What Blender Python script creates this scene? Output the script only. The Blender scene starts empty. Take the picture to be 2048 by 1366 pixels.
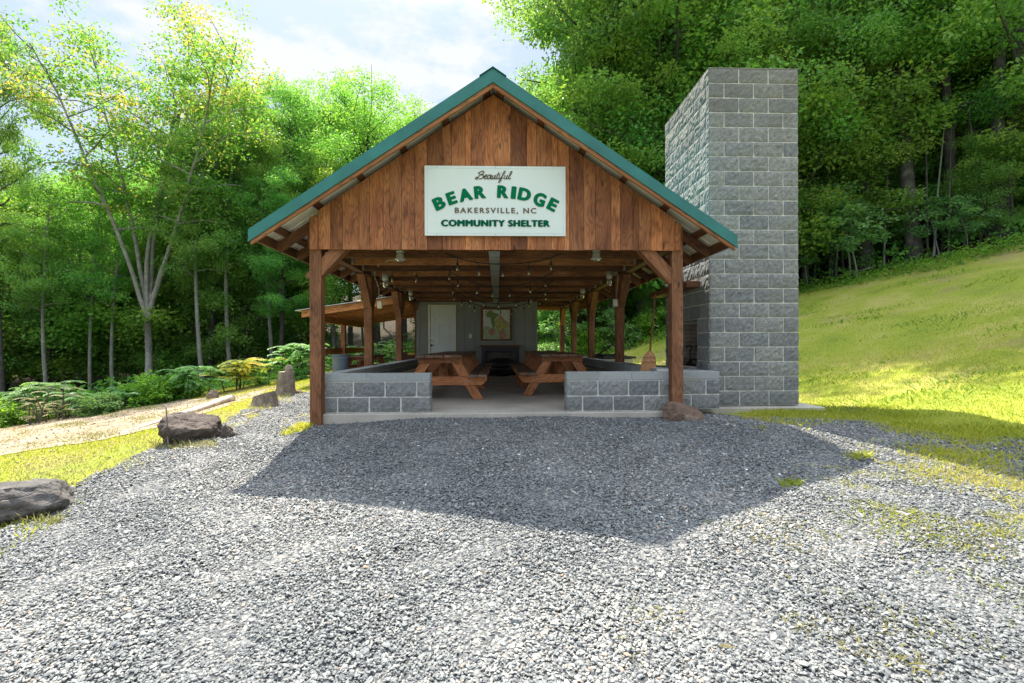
import bpy, math, random
import numpy as np
from mathutils import Vector, Matrix, noise as mnoise

R = math.radians
PI = math.pi
random.seed(7)
rng = np.random.default_rng(7)
scene = bpy.context.scene
col = scene.collection

# ------------------------------------------------------------------ camera
FPX = 950.0                       # focal length in pixels of the 2048 px wide photograph
EYE = Vector((0.04, 0.0, 0.87))   # slab top is z = 0
YAW = math.atan(29 / FPX)
cam_d = bpy.data.cameras.new('camera')
cam = bpy.data.objects.new('camera', cam_d)
col.objects.link(cam)
cam.location = EYE
cam.matrix_world = (Matrix.Translation(EYE) @ Matrix.Rotation(-YAW, 4, 'Z')
                    @ Matrix.Rotation(R(90), 4, 'X') @ Matrix.Rotation(-0.003, 4, 'Z'))
cam_d.sensor_width = 36
cam_d.lens = FPX / 2048 * 36
cam_d.shift_y = 7 / 2048
cam_d.clip_start = 0.05
cam_d.clip_end = 500
scene.camera = cam

# ------------------------------------------------------------------ world, sun, exposure
SUN_DIR = Vector((-0.24, 0.58, 1.0)).normalized()      # towards the sun
SUN_EL = math.asin(SUN_DIR.z)
SUN_AZ = math.atan2(SUN_DIR.x, SUN_DIR.y)              # clockwise from +Y
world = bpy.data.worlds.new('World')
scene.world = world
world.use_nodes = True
wn, wl = world.node_tree.nodes, world.node_tree.links
wn.clear()
w_out = wn.new('ShaderNodeOutputWorld')
w_bg = wn.new('ShaderNodeBackground')
w_sky = wn.new('ShaderNodeTexSky')
w_sky.sky_type = 'NISHITA'
w_sky.sun_disc = False
w_sky.sun_elevation = SUN_EL
w_sky.sun_rotation = SUN_AZ
w_sky.air_density = 1.0
w_sky.dust_density = 1.2
w_sky.ozone_density = 1.0
w_bg.inputs['Strength'].default_value = 0.15
w_tc = wn.new('ShaderNodeTexCoord')
w_map = wn.new('ShaderNodeMapping')
w_map.inputs['Scale'].default_value = (1.0, 1.0, 2.2)
w_map.inputs['Location'].default_value = (0.9, 0.3, 0.2)
w_no = wn.new('ShaderNodeTexNoise')
w_no.inputs['Scale'].default_value = 3.4
w_no.inputs['Detail'].default_value = 7
w_no.inputs['Roughness'].default_value = 0.6
w_rp = wn.new('ShaderNodeValToRGB')
w_rp.color_ramp.elements[0].position = 0.47
w_rp.color_ramp.elements[1].position = 0.55
w_mx = wn.new('ShaderNodeMixRGB')
w_mx.inputs['Color2'].default_value = (2.1, 2.1, 2.15, 1)
w_mul = wn.new('ShaderNodeMath'); w_mul.operation = 'MULTIPLY'; w_mul.inputs[1].default_value = 0.8
wl.new(w_tc.outputs['Generated'], w_map.inputs['Vector'])
wl.new(w_map.outputs['Vector'], w_no.inputs['Vector'])
wl.new(w_no.outputs['Fac'], w_rp.inputs['Fac'])
wl.new(w_rp.outputs['Color'], w_mul.inputs[0])
wl.new(w_mul.outputs[0], w_mx.inputs['Fac'])
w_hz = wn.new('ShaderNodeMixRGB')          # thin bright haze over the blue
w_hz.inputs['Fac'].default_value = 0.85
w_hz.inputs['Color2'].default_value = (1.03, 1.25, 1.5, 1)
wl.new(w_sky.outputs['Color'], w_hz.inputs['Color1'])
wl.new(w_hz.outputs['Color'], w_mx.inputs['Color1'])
# sky gain rising to the zenith, added as extra fill light for shaded parts
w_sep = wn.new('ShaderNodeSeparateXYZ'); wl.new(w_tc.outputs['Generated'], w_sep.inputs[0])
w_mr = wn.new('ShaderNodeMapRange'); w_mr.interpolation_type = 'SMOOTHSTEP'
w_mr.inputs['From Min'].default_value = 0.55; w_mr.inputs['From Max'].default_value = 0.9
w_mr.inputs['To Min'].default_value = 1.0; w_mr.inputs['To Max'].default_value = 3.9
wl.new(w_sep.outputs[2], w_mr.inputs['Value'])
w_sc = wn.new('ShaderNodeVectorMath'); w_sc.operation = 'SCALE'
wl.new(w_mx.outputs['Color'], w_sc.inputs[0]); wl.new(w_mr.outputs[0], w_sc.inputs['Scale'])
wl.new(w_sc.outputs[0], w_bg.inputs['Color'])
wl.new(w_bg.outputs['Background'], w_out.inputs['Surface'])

sun_d = bpy.data.lights.new('sun', 'SUN')
sun_d.energy = 4.1
sun_d.angle = R(0.5)
sun_d.color = (1.0, 0.92, 0.79)
sun = bpy.data.objects.new('sun', sun_d)
col.objects.link(sun)
sun.rotation_euler = (-SUN_DIR).to_track_quat('-Z', 'Y').to_euler()
sun.location = SUN_DIR * 60

scene.view_settings.view_transform = 'Standard'
scene.view_settings.look = 'None'
scene.view_settings.exposure = 1.72
scene.view_settings.gamma = 1.0
scene.render.engine = 'CYCLES'
scene.cycles.max_bounces = 16
scene.cycles.diffuse_bounces = 8
scene.cycles.transmission_bounces = 12
scene.cycles.transparent_max_bounces = 4
scene.cycles.sample_clamp_indirect = 6
scene.cycles.caustics_reflective = False
scene.cycles.caustics_refractive = False
scene.cycles.use_denoising = True

# ------------------------------------------------------------------ geometry of the place
def sstep(a, b, v):
    t = np.clip((v - a) / (b - a), 0, 1)
    return t * t * (3 - 2 * t)

def H(X, Y, rough=True):
    """ground height (slab top = 0)"""
    X = np.asarray(X, float); Y = np.asarray(Y, float)
    bld = sstep(-3.6, -2.6, X) * (1 - sstep(4.6, 5.6, X))           # near the building: no rise with Y
    grow = np.clip(Y, -20, 6.1) + (1 - bld) * sstep(-3.0, -4.5, X) * 0.35 * np.clip(Y - 6.1, 0, 18)
    z = -0.753 + 0.05 * np.clip(X, -30, 0) + 0.02 * np.clip(X, 0, 4.6) + 0.109 * grow
    z = z - 0.085 * np.clip(-4.5 - X, 0, 30)
    z = np.where(X > -3, np.minimum(z, -0.085 + 0.04 * np.clip(X, -3, 0)), z)
    u = np.clip(X - 4.6, 0, 60)
    hill = 0.34 * (np.sqrt(u * u + 0.4) - math.sqrt(0.4))
    z = z + hill * sstep(-4, 3, Y)
    z = z + 0.12 * np.clip(Y - 9, 0, 40) * sstep(0.5, 6.5, X)
    r = np.sqrt(X ** 2 + (Y - 6) ** 2)
    z = z + 0.22 * np.clip(r - 27, 0, 60)
    z = z + 0.075 * sstep(4.4, 6.0, Y) * sstep(-4.6, -2.6, X) * (1 - sstep(-1.4, 0.6, X)) * (1 - sstep(7, 9, Y))
    if rough:
        z = z + 0.018 * np.sin(X * 1.3 + 0.7) * np.cos(Y * 1.1 + X * 0.3) + 0.008 * np.sin(X * 3.7 + Y * 2.9)
    return z

def h1(x, y): return float(H(x, y))

FW = Vector((math.sin(YAW), math.cos(YAW), 0)); RT = Vector((math.cos(YAW), -math.sin(YAW), 0))
def ray(px, py):
    return FW + RT * ((px - 1024) / FPX) + Vector((0, 0, (690 - py) / FPX))
def at(px, py, Y):
    d = ray(px, py); return EYE + d * ((Y - EYE.y) / d.y)
def gnd(px, py):
    d = ray(px, py); T = np.arange(0.5, 60, 0.02)
    X = EYE.x + d.x * T; Y = EYE.y + d.y * T; Z = EYE.z + d.z * T
    k = np.argmax(Z < H(X, Y)); return EYE + d * float(T[k])

# ------------------------------------------------------------------ materials
def mat(name):
    m = bpy.data.materials.new(name); m.use_nodes = True
    n, l = m.node_tree.nodes, m.node_tree.links
    b = n['Principled BSDF']
    return m, n, l, b

def noise_node(n, l, scale, detail=4, vec=None, rough=0.55, dist=0.0):
    t = n.new('ShaderNodeTexNoise')
    t.inputs['Scale'].default_value = scale; t.inputs['Detail'].default_value = detail
    t.inputs['Roughness'].default_value = rough; t.inputs['Distortion'].default_value = dist
    if vec is not None: l.new(vec, t.inputs['Vector'])
    return t

def ramp(n, l, fac, stops):
    r = n.new('ShaderNodeValToRGB')
    e = r.color_ramp.elements
    while len(e) < len(stops): e.new(0.5)
    for i, (p, c) in enumerate(stops):
        e[i].position = p; e[i].color = (*c, 1) if len(c) == 3 else c
    l.new(fac, r.inputs['Fac'])
    return r

def mixc(n, l, f, a, b, mode='MIX'):
    m = n.new('ShaderNodeMixRGB'); m.blend_type = mode
    for sock, v in ((m.inputs['Fac'], f), (m.inputs['Color1'], a), (m.inputs['Color2'], b)):
        if hasattr(v, 'links') or hasattr(v, 'is_linked'): l.new(v, sock)
        elif isinstance(v, (int, float)): sock.default_value = v
        else: sock.default_value = (*v, 1)
    return m.outputs['Color']

def mth(n, l, op, a, b=0.0):
    m = n.new('ShaderNodeMath'); m.operation = op
    for i, v in enumerate((a, b)):
        if isinstance(v, (int, float)): m.inputs[i].default_value = v
        else: l.new(v, m.inputs[i])
    return m.outputs[0]

def bump(n, l, b, height, strength=0.4, dist=0.01):
    u = n.new('ShaderNodeBump'); u.inputs['Strength'].default_value = strength; u.inputs['Distance'].default_value = dist
    l.new(height, u.inputs['Height']); l.new(u.outputs['Normal'], b.inputs['Normal'])

def attr(n, name):
    a = n.new('ShaderNodeAttribute'); a.attribute_name = name; return a

def mapping(n, l, vec, scale, loc=(0, 0, 0)):
    m = n.new('ShaderNodeMapping'); m.inputs['Scale'].default_value = scale; m.inputs['Location'].default_value = loc
    l.new(vec, m.inputs['Vector']); return m.outputs['Vector']

def wood_mat(name, dark, mid, light, grain=1.0, weather=0.0, rough=0.62):
    m, n, l, b = mat(name)
    g = attr(n, 'grain').outputs['Vector']
    tone = attr(n, 'tone').outputs['Fac']
    wob = noise_node(n, l, 2.2, 2, mapping(n, l, g, (2.5, 2.5, 0.55)))
    sep = n.new('ShaderNodeSeparateXYZ'); l.new(g, sep.inputs[0])
    s = mth(n, l, 'ADD', mth(n, l, 'MULTIPLY', sep.outputs[0], 16.0 * grain), mth(n, l, 'MULTIPLY', wob.outputs['Fac'], 13.0))
    s = mth(n, l, 'ADD', s, mth(n, l, 'MULTIPLY', sep.outputs[1], 11.0))
    ring = mth(n, l, 'FRACT', s)
    ringr = ramp(n, l, ring, [(0, (0.15,) * 3), (0.14, (0.7,) * 3), (0.5, (1.05,) * 3), (0.85, (0.7,) * 3), (1.0, (0.15,) * 3)])
    fib = noise_node(n, l, 30, 4, mapping(n, l, g, (3.2, 3.2, 0.14)), 0.7)
    big = noise_node(n, l, 2.6, 4, mapping(n, l, g, (2, 2, 0.8)))
    c = ramp(n, l, mth(n, l, 'ADD', mth(n, l, 'MULTIPLY', big.outputs['Fac'], 0.55), mth(n, l, 'MULTIPLY', fib.outputs['Fac'], 0.45)),
             [(0.33, dark), (0.52, mid), (0.70, light)]).outputs['Color']
    c = mixc(n, l, 0.55, c, ringr.outputs['Color'], 'MULTIPLY')
    tn = ramp(n, l, tone, [(0.0, (0.40, 0.35, 0.34)), (0.5, (0.92, 0.90, 0.89)), (1.0, (1.42, 1.34, 1.20))]).outputs['Color']
    c = mixc(n, l, 1.0, c, tn, 'MULTIPLY')
    kn = n.new('ShaderNodeTexVoronoi'); kn.inputs['Scale'].default_value = 2.4
    l.new(mapping(n, l, g, (2.2, 2.2, 0.8)), kn.inputs['Vector'])
    kr = ramp(n, l, kn.outputs['Distance'], [(0.0, (0.18,) * 3), (0.075, (0.35,) * 3), (0.11, (1,) * 3)])
    c = mixc(n, l, 0.85, c, kr.outputs['Color'], 'MULTIPLY')
    if weather:
        wn_ = noise_node(n, l, 3.0, 5, g)
        wr = ramp(n, l, wn_.outputs['Fac'], [(0.42, (0,) * 3), (0.62, (1,) * 3)]).outputs['Color']
        c = mixc(n, l, mth(n, l, 'MULTIPLY', wr, weather), c, (0.16, 0.15, 0.135))
    l.new(c, b.inputs['Base Color'])
    b.inputs['Roughness'].default_value = rough
    b.inputs['Specular IOR Level'].default_value = 0.3
    bump(n, l, b, mth(n, l, 'ADD', fib.outputs['Fac'], mth(n, l, 'MULTIPLY', ring, 0.3)), 0.35, 0.004)
    return m

def plain(name, c, rough=0.5, metal=0.0, var=0.12, scale=9.0, bmp=0.0, spec=0.5):
    m, n, l, b = mat(name)
    tc = n.new('ShaderNodeTexCoord')
    t = noise_node(n, l, scale, 5, tc.outputs['Object'])
    lo = tuple(v * (1 - var * 2) for v in c); hi = tuple(min(1, v * (1 + var)) for v in c)
    l.new(ramp(n, l, t.outputs['Fac'], [(0.3, lo), (0.7, hi)]).outputs['Color'], b.inputs['Base Color'])
    b.inputs['Roughness'].default_value = rough; b.inputs['Metallic'].default_value = metal
    b.inputs['Specular IOR Level'].default_value = spec
    if bmp: bump(n, l, b, noise_node(n, l, scale * 8, 4, tc.outputs['Object']).outputs['Fac'], bmp, 0.004)
    return m

M = {}
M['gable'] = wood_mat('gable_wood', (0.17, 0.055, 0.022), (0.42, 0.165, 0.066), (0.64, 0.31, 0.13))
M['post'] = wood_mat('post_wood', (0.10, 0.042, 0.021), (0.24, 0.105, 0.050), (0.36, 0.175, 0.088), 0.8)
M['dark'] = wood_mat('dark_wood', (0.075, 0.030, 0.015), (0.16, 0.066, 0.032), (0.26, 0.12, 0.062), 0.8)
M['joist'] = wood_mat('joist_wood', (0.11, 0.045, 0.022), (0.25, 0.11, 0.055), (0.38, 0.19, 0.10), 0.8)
M['orange'] = wood_mat('cedar_wood', (0.26, 0.10, 0.034), (0.44, 0.19, 0.068), (0.56, 0.27, 0.11), 0.8)
M['table'] = wood_mat('table_wood', (0.24, 0.085, 0.034), (0.46, 0.19, 0.08), (0.60, 0.29, 0.13), 0.8)
M['tabletop'] = wood_mat('weathered_wood', (0.12, 0.055, 0.032), (0.24, 0.12, 0.066), (0.34, 0.2, 0.12), 0.8, weather=0.7)
M['trim'] = wood_mat('fascia_wood', (0.25, 0.10, 0.045), (0.40, 0.18, 0.085), (0.52, 0.27, 0.14), 0.8)
M['grey_wood'] = wood_mat('grey_wood', (0.10, 0.09, 0.08), (0.22, 0.2, 0.175), (0.36, 0.33, 0.29), 1.2)
M['green'] = plain('green_metal', (0.022, 0.165, 0.148), 0.38, 0.0, 0.12, 3.0)
M['soffit'] = plain('cream_metal', (0.80, 0.76, 0.64), 0.5, 0.0, 0.06, 3.0)
M['galv'] = plain('galvanised_metal', (0.42, 0.44, 0.45), 0.4, 0.5, 0.15, 6.0)
M['siding'] = plain('grey_siding', (0.25, 0.255, 0.225), 0.7, 0, 0.06, 4.0, 0.15)
M['door'] = plain('white_door_paint', (0.66, 0.70, 0.66), 0.45, 0, 0.04, 3.0)
M['cream'] = plain('cream_paint', (0.72, 0.70, 0.55), 0.5, 0, 0.05, 3.0)
M['sign'] = plain('sign_white', (0.68, 0.76, 0.73), 0.35, 0, 0.03, 1.5)
M['sgreen'] = plain('sign_green', (0.0, 0.15, 0.062), 0.8, 0, 0.03, 9, 0, 0.1)
M['sgreen2'] = plain('sign_dark_green', (0.0, 0.10, 0.05), 0.8, 0, 0.03, 9, 0, 0.1)
M['sbrown'] = plain('sign_brown', (0.16, 0.125, 0.095), 0.8, 0, 0.05, 9, 0, 0.1)
M['black'] = plain('black_metal', (0.018, 0.018, 0.02), 0.45, 0.2, 0.2)
M['blackcable'] = plain('black_cable', (0.012, 0.012, 0.012), 0.6)
M['steel'] = plain('stainless_steel', (0.45, 0.45, 0.42), 0.4, 0.6, 0.15, 5)
M['lamp'] = plain('lamp_housing', (0.42, 0.43, 0.38), 0.4, 0.2, 0.1)
M['bluegrey'] = plain('grey_blue_plastic', (0.17, 0.23, 0.29), 0.45, 0, 0.08, 4)
M['yellow'] = plain('yellow_plastic', (0.75, 0.6, 0.03), 0.4)
M['straw'] = plain('broom_straw', (0.42, 0.21, 0.085), 0.8, 0, 0.25, 40, 0.4)
M['hinge'] = plain('brass', (0.45, 0.36, 0.16), 0.35, 0.8)
M['firebrick'] = plain('firebrick', (0.30, 0.235, 0.18), 0.9, 0, 0.3, 8, 0.4)
M['soot'] = plain('soot', (0.03, 0.028, 0.026), 0.95, 0, 0.3, 5)
M['mortar'] = plain('mortar', (0.62, 0.615, 0.57), 0.92, 0, 0.10, 12, 0.5, 0.2)
M['paper'] = plain('map_paper', (0.62, 0.66, 0.6), 0.7, 0, 0.06, 10)
M['mapgreen'] = plain('map_green', (0.20, 0.28, 0.09), 0.7, 0, 0.25, 16)
M['mapyellow'] = plain('map_yellow', (0.48, 0.44, 0.15), 0.7, 0, 0.25, 18)
M['mappink'] = plain('map_pink', (0.48, 0.26, 0.2), 0.7, 0, 0.25, 18)
M['maplight'] = plain('map_pale_green', (0.42, 0.50, 0.27), 0.7, 0, 0.2, 16)

# bulb glass
m, n, l, b = mat('bulb_glass')
b.inputs['Base Color'].default_value = (0.62, 0.6, 0.55, 1); b.inputs['Roughness'].default_value = 0.08
b.inputs['Transmission Weight'].default_value = 0.75
M['bulb'] = m

# concrete
m, n, l, b = mat('concrete')
tc = n.new('ShaderNodeTexCoord').outputs['Object']
a1 = noise_node(n, l, 1.4, 8, tc, 0.65); a2 = noise_node(n, l, 22, 6, tc, 0.7)
c = ramp(n, l, a1.outputs['Fac'], [(0.3, (0.33, 0.30, 0.25)), (0.7, (0.52, 0.485, 0.42))]).outputs['Color']
c = mixc(n, l, 0.35, c, ramp(n, l, a2.outputs['Fac'], [(0.3, (0.6,) * 3), (0.7, (1.1,) * 3)]).outputs['Color'], 'MULTIPLY')
vo = n.new('ShaderNodeTexVoronoi'); vo.inputs['Scale'].default_value = 5.0; l.new(tc, vo.inputs['Vector'])
c = mixc(n, l, 0.8, c, ramp(n, l, vo.outputs['Distance'], [(0.0, (0.2,) * 3), (0.04, (0.25,) * 3), (0.06, (1,) * 3)]).outputs['Color'], 'MULTIPLY')
l.new(c, b.inputs['Base Color']); b.inputs['Roughness'].default_value = 0.75
bump(n, l, b, a2.outputs['Fac'], 0.25, 0.004)
M['concrete'] = m

# split face block
def block_mat(name, lo, mid, hi, bmp):
    m, n, l, b = mat(name)
    geo = n.new('ShaderNodeNewGeometry')
    P = geo.outputs['Position']
    a1 = noise_node(n, l, 26, 8, P, 0.72); a2 = noise_node(n, l, 1.7, 6, P, 0.6); a3 = noise_node(n, l, 130, 3, P, 0.6)
    c = ramp(n, l, a1.outputs['Fac'], [(0.30, lo), (0.5, mid), (0.72, hi)]).outputs['Color']
    c = mixc(n, l, 0.5, c, ramp(n, l, a3.outputs['Fac'], [(0.3, (0.6,) * 3), (0.5, (1,) * 3), (0.72, (1.5,) * 3)]).outputs['Color'], 'MULTIPLY')
    c = mixc(n, l, 1.0, c, ramp(n, l, attr(n, 'tone').outputs['Fac'], [(0, (0.72, 0.74, 0.77)), (0.5, (0.96, 0.97, 0.97)), (1, (1.2, 1.17, 1.10))]).outputs['Color'], 'MULTIPLY')
    # damp and moss stains with a shape of their own near the footing and on the cap
    sep = n.new('ShaderNodeSeparateXYZ'); l.new(P, sep.inputs[0])
    low = ramp(n, l, mth(n, l, 'ADD', sep.outputs[2], mth(n, l, 'MULTIPLY', a2.outputs['Fac'], 0.9)), [(0.30, (1,) * 3), (0.62, (0,) * 3)]).outputs['Color']
    c = mixc(n, l, mth(n, l, 'MULTIPLY', low, 0.45), c, (0.105, 0.10, 0.06))
    hm = mth(n, l, 'MULTIPLY', mth(n, l, 'SUBTRACT', mth(n, l, 'SUBTRACT', sep.outputs[2], mth(n, l, 'MULTIPLY', a2.outputs['Fac'], 2.4)), 2.55), 1.3)
    hc = n.new('ShaderNodeClamp'); l.new(hm, hc.inputs[0])
    c = mixc(n, l, mth(n, l, 'MULTIPLY', hc.outputs[0], 0.45), c, (0.17, 0.15, 0.12))
    st = ramp(n, l, a2.outputs['Fac'], [(0.52, (0,) * 3), (0.68, (1,) * 3)]).outputs['Color']
    c = mixc(n, l, mth(n, l, 'MULTIPLY', st, 0.28), c, (0.26, 0.245, 0.18))
    l.new(c, b.inputs['Base Color']); b.inputs['Roughness'].default_value = 0.9; b.inputs['Specular IOR Level'].default_value = 0.2
    bump(n, l, b, mth(n, l, 'ADD', a1.outputs['Fac'], mth(n, l, 'MULTIPLY', a3.outputs['Fac'], 0.3)), bmp, 0.02)
    return m
M['block'] = block_mat('split_face_block', (0.145, 0.154, 0.156), (0.235, 0.244, 0.243), (0.37, 0.377, 0.365), 0.8)
M['cap'] = block_mat('smooth_cap_block', (0.27, 0.29, 0.29), (0.32, 0.34, 0.34), (0.37, 0.385, 0.38), 0.12)

# rock
def rock_mat(name, lo, mid, hi, blot):
    m, n, l, b = mat(name)
    tc = n.new('ShaderNodeTexCoord').outputs['Object']
    a1 = noise_node(n, l, 4, 9, tc, 0.7, 0.4); a2 = noise_node(n, l, 45, 6, tc, 0.7); a3 = noise_node(n, l, 2.2, 4, tc, 0.6)
    c = ramp(n, l, a1.outputs['Fac'], [(0.3, lo), (0.5, mid), (0.7, hi)]).outputs['Color']
    c = mixc(n, l, 0.6, c, ramp(n, l, a2.outputs['Fac'], [(0.3, (0.5,) * 3), (0.7, (1.3,) * 3)]).outputs['Color'], 'MULTIPLY')
    f = ramp(n, l, a3.outputs['Fac'], [(0.58, (0,) * 3), (0.66, (1,) * 3)]).outputs['Color']
    c = mixc(n, l, mth(n, l, 'MULTIPLY', f, 0.7), c, blot)
    l.new(c, b.inputs['Base Color']); b.inputs['Roughness'].default_value = 0.85
    cr = n.new('ShaderNodeTexVoronoi'); cr.feature = 'DISTANCE_TO_EDGE'; cr.inputs['Scale'].default_value = 3.2
    wv = mixc(n, l, 0.25, tc, noise_node(n, l, 3, 5, tc).outputs['Color']); l.new(wv, cr.inputs['Vector'])
    crr = ramp(n, l, cr.outputs['Distance'], [(0.0, (0,) * 3), (0.035, (1,) * 3)]).outputs['Color']
    hh_ = mth(n, l, 'ADD', mth(n, l, 'ADD', a1.outputs['Fac'], mth(n, l, 'MULTIPLY', a2.outputs['Fac'], 0.45)), mth(n, l, 'MULTIPLY', crr, 0.25))
    bump(n, l, b, hh_, 0.95, 0.05)
    return m
M['rock'] = rock_mat('dark_rock', (0.03, 0.022, 0.018), (0.09, 0.066, 0.054), (0.18, 0.145, 0.122), (0.24, 0.21, 0.18))
M['rock2'] = rock_mat('grey_boulder', (0.04, 0.038, 0.036), (0.10, 0.093, 0.088), (0.19, 0.178, 0.165), (0.06, 0.04, 0.032))
M['rock3'] = rock_mat('reddish_rock', (0.10, 0.065, 0.045), (0.19, 0.12, 0.085), (0.27, 0.19, 0.13), (0.36, 0.31, 0.26))
M['stump'] = rock_mat('stump_bark', (0.10, 0.07, 0.05), (0.27, 0.215, 0.165), (0.46, 0.40, 0.33), (0.50, 0.45, 0.38))
M['cutwood'] = plain('cut_wood', (0.33, 0.27, 0.2), 0.85, 0, 0.3, 10, 0.4)
M['log'] = plain('bleached_log', (0.46, 0.40, 0.33), 0.85, 0, 0.25, 7, 0.5)
M['bark'] = rock_mat('bark', (0.05, 0.045, 0.036), (0.10, 0.092, 0.078), (0.17, 0.16, 0.14), (0.21, 0.21, 0.18))
M['palebark'] = rock_mat('pale_bark', (0.16, 0.15, 0.125), (0.27, 0.26, 0.225), (0.38, 0.37, 0.33), (0.42, 0.42, 0.38))
M['darkbark'] = rock_mat('dark_bark', (0.022, 0.018, 0.014), (0.05, 0.042, 0.033), (0.09, 0.08, 0.065), (0.11, 0.12, 0.09))

def leaf_mat(name, lo, mid, hi, trans, tw=0.45, rough=0.5, vary=0.16):
    m, n, l, b = mat(name)
    tone = attr(n, 'tone').outputs['Fac']
    oi = n.new('ShaderNodeObjectInfo').outputs['Random']
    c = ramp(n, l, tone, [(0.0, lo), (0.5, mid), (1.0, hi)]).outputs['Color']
    hs = n.new('ShaderNodeHueSaturation')
    l.new(mth(n, l, 'ADD', 0.5 - vary * 0.12, mth(n, l, 'MULTIPLY', oi, vary * 0.24)), hs.inputs['Hue'])
    l.new(mth(n, l, 'ADD', 1 - vary, mth(n, l, 'MULTIPLY', oi, vary * 2)), hs.inputs['Value'])
    l.new(c, hs.inputs['Color'])
    l.new(hs.outputs['Color'], b.inputs['Base Color'])
    b.inputs['Roughness'].default_value = rough; b.inputs['Specular IOR Level'].default_value = 0.35
    tr = n.new('ShaderNodeBsdfTranslucent')
    tcol = mixc(n, l, 1.0, hs.outputs['Color'], trans, 'MULTIPLY')
    l.new(tcol, tr.inputs['Color'])
    mx = n.new('ShaderNodeMixShader'); mx.inputs['Fac'].default_value = tw
    l.new(b.outputs[0], mx.inputs[1]); l.new(tr.outputs[0], mx.inputs[2])
    l.new(mx.outputs[0], n['Material Output'].inputs['Surface'])
    return m
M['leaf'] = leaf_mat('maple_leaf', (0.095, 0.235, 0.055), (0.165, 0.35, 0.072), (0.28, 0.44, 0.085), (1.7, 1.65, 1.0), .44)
M['leaf_deep'] = leaf_mat('deep_green_leaf', (0.08, 0.22, 0.058), (0.135, 0.32, 0.075), (0.22, 0.41, 0.085), (2.1, 1.8, 1.0), .48)
M['leaf_bright'] = leaf_mat('bright_leaf', (0.11, 0.26, 0.05), (0.195, 0.375, 0.065), (0.33, 0.46, 0.08), (1.6, 1.55, .9), .42)
M['leaf_gold'] = leaf_mat('gold_tipped_leaf', (0.07, 0.19, 0.035), (0.13, 0.28, 0.045), (0.34, 0.29, 0.07), (2.0, 1.7, 1.0), .48)
M['leaf_shrub'] = leaf_mat('shrub_leaf', (0.08, 0.19, 0.06), (0.14, 0.29, 0.09), (0.22, 0.38, 0.13), (2.0, 2.1, 1.0), 0.35)
M['leaf_yellow'] = leaf_mat('yellow_shrub_leaf', (0.12, 0.24, 0.03), (0.34, 0.36, 0.05), (0.70, 0.50, 0.08), (1.7, 1.8, 1.0), 0.35)
M['cover'] = leaf_mat('ground_cover_leaf', (0.08, 0.20, 0.025), (0.14, 0.30, 0.035), (0.22, 0.38, 0.05), (2.2, 2.0, 1.0), 0.4)
M['litter_leaf'] = leaf_mat('undergrowth_leaf', (0.07, 0.18, 0.045), (0.11, 0.27, 0.05), (0.19, 0.36, 0.06), (2.4, 2.2, 1.0), 0.45)
M['grass'] = leaf_mat('grass_blade', (0.21, 0.28, 0.035), (0.38, 0.42, 0.055), (0.58, 0.50, 0.14), (1.6, 1.5, 1.0), 0.42, 0.55, 0.02)
M['cover_grass'] = leaf_mat('clover_blade', (0.14, 0.26, 0.04), (0.24, 0.37, 0.05), (0.36, 0.46, 0.08), (1.6, 1.5, 1.0), 0.4, 0.55, 0.02)
M['grass_dry'] = leaf_mat('dry_grass_blade', (0.17, 0.20, 0.06), (0.34, 0.31, 0.13), (0.48, 0.41, 0.24), (1.4, 1.4, 1.0), 0.35, 0.6, 0.02)

# stones
m, n, l, b = mat('gravel_stone')
tone = attr(n, 'tone').outputs['Fac']
c = ramp(n, l, tone, [(0.0, (0.065, 0.071, 0.076)), (0.22, (0.108, 0.118, 0.124)), (0.5, (0.168, 0.177, 0.178)), (0.74, (0.245, 0.25, 0.24)), (0.86, (0.36, 0.345, 0.305)),
                      (0.92, (0.34, 0.245, 0.175)), (0.97, (0.40, 0.28, 0.18)), (1.0, (0.72, 0.71, 0.68))]).outputs['Color']
geo = n.new('ShaderNodeNewGeometry')
sp = noise_node(n, l, 160, 3, geo.outputs['Position'])
c = mixc(n, l, 0.5, c, ramp(n, l, sp.outputs['Fac'], [(0.3, (0.7,) * 3), (0.7, (1.25,) * 3)]).outputs['Color'], 'MULTIPLY')
l.new(c, b.inputs['Base Color']); b.inputs['Roughness'].default_value = 0.6; b.inputs['Specular IOR Level'].default_value = 0.45
M['stone'] = m
# gravel sheet below and beyond the separate stones
m, n, l, b = mat('gravel_bed')
P = n.new('ShaderNodeNewGeometry').outputs['Position']
vo = n.new('ShaderNodeTexVoronoi'); vo.inputs['Scale'].default_value = 42; l.new(P, vo.inputs['Vector'])
sepc = n.new('ShaderNodeSeparateColor'); l.new(vo.outputs['Color'], sepc.inputs[0])
c = ramp(n, l, sepc.outputs[0], [(0.0, (0.06, 0.065, 0.07)), (0.3, (0.11, 0.12, 0.128)), (0.6, (0.175, 0.18, 0.182)), (0.85, (0.27, 0.265, 0.25)), (1.0, (0.4, 0.38, 0.34))]).outputs['Color']
ed = ramp(n, l, vo.outputs['Distance'], [(0.25, (1,) * 3), (0.62, (0.4,) * 3)]).outputs['Color']
c = mixc(n, l, 0.8, c, ed, 'MULTIPLY')
l.new(c, b.inputs['Base Color']); b.inputs['Roughness'].default_value = 0.8
bump(n, l, b, mth(n, l, 'SUBTRACT', 1.0, vo.outputs['Distance']), 1.0, 0.02)
M['gravel'] = m
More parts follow.
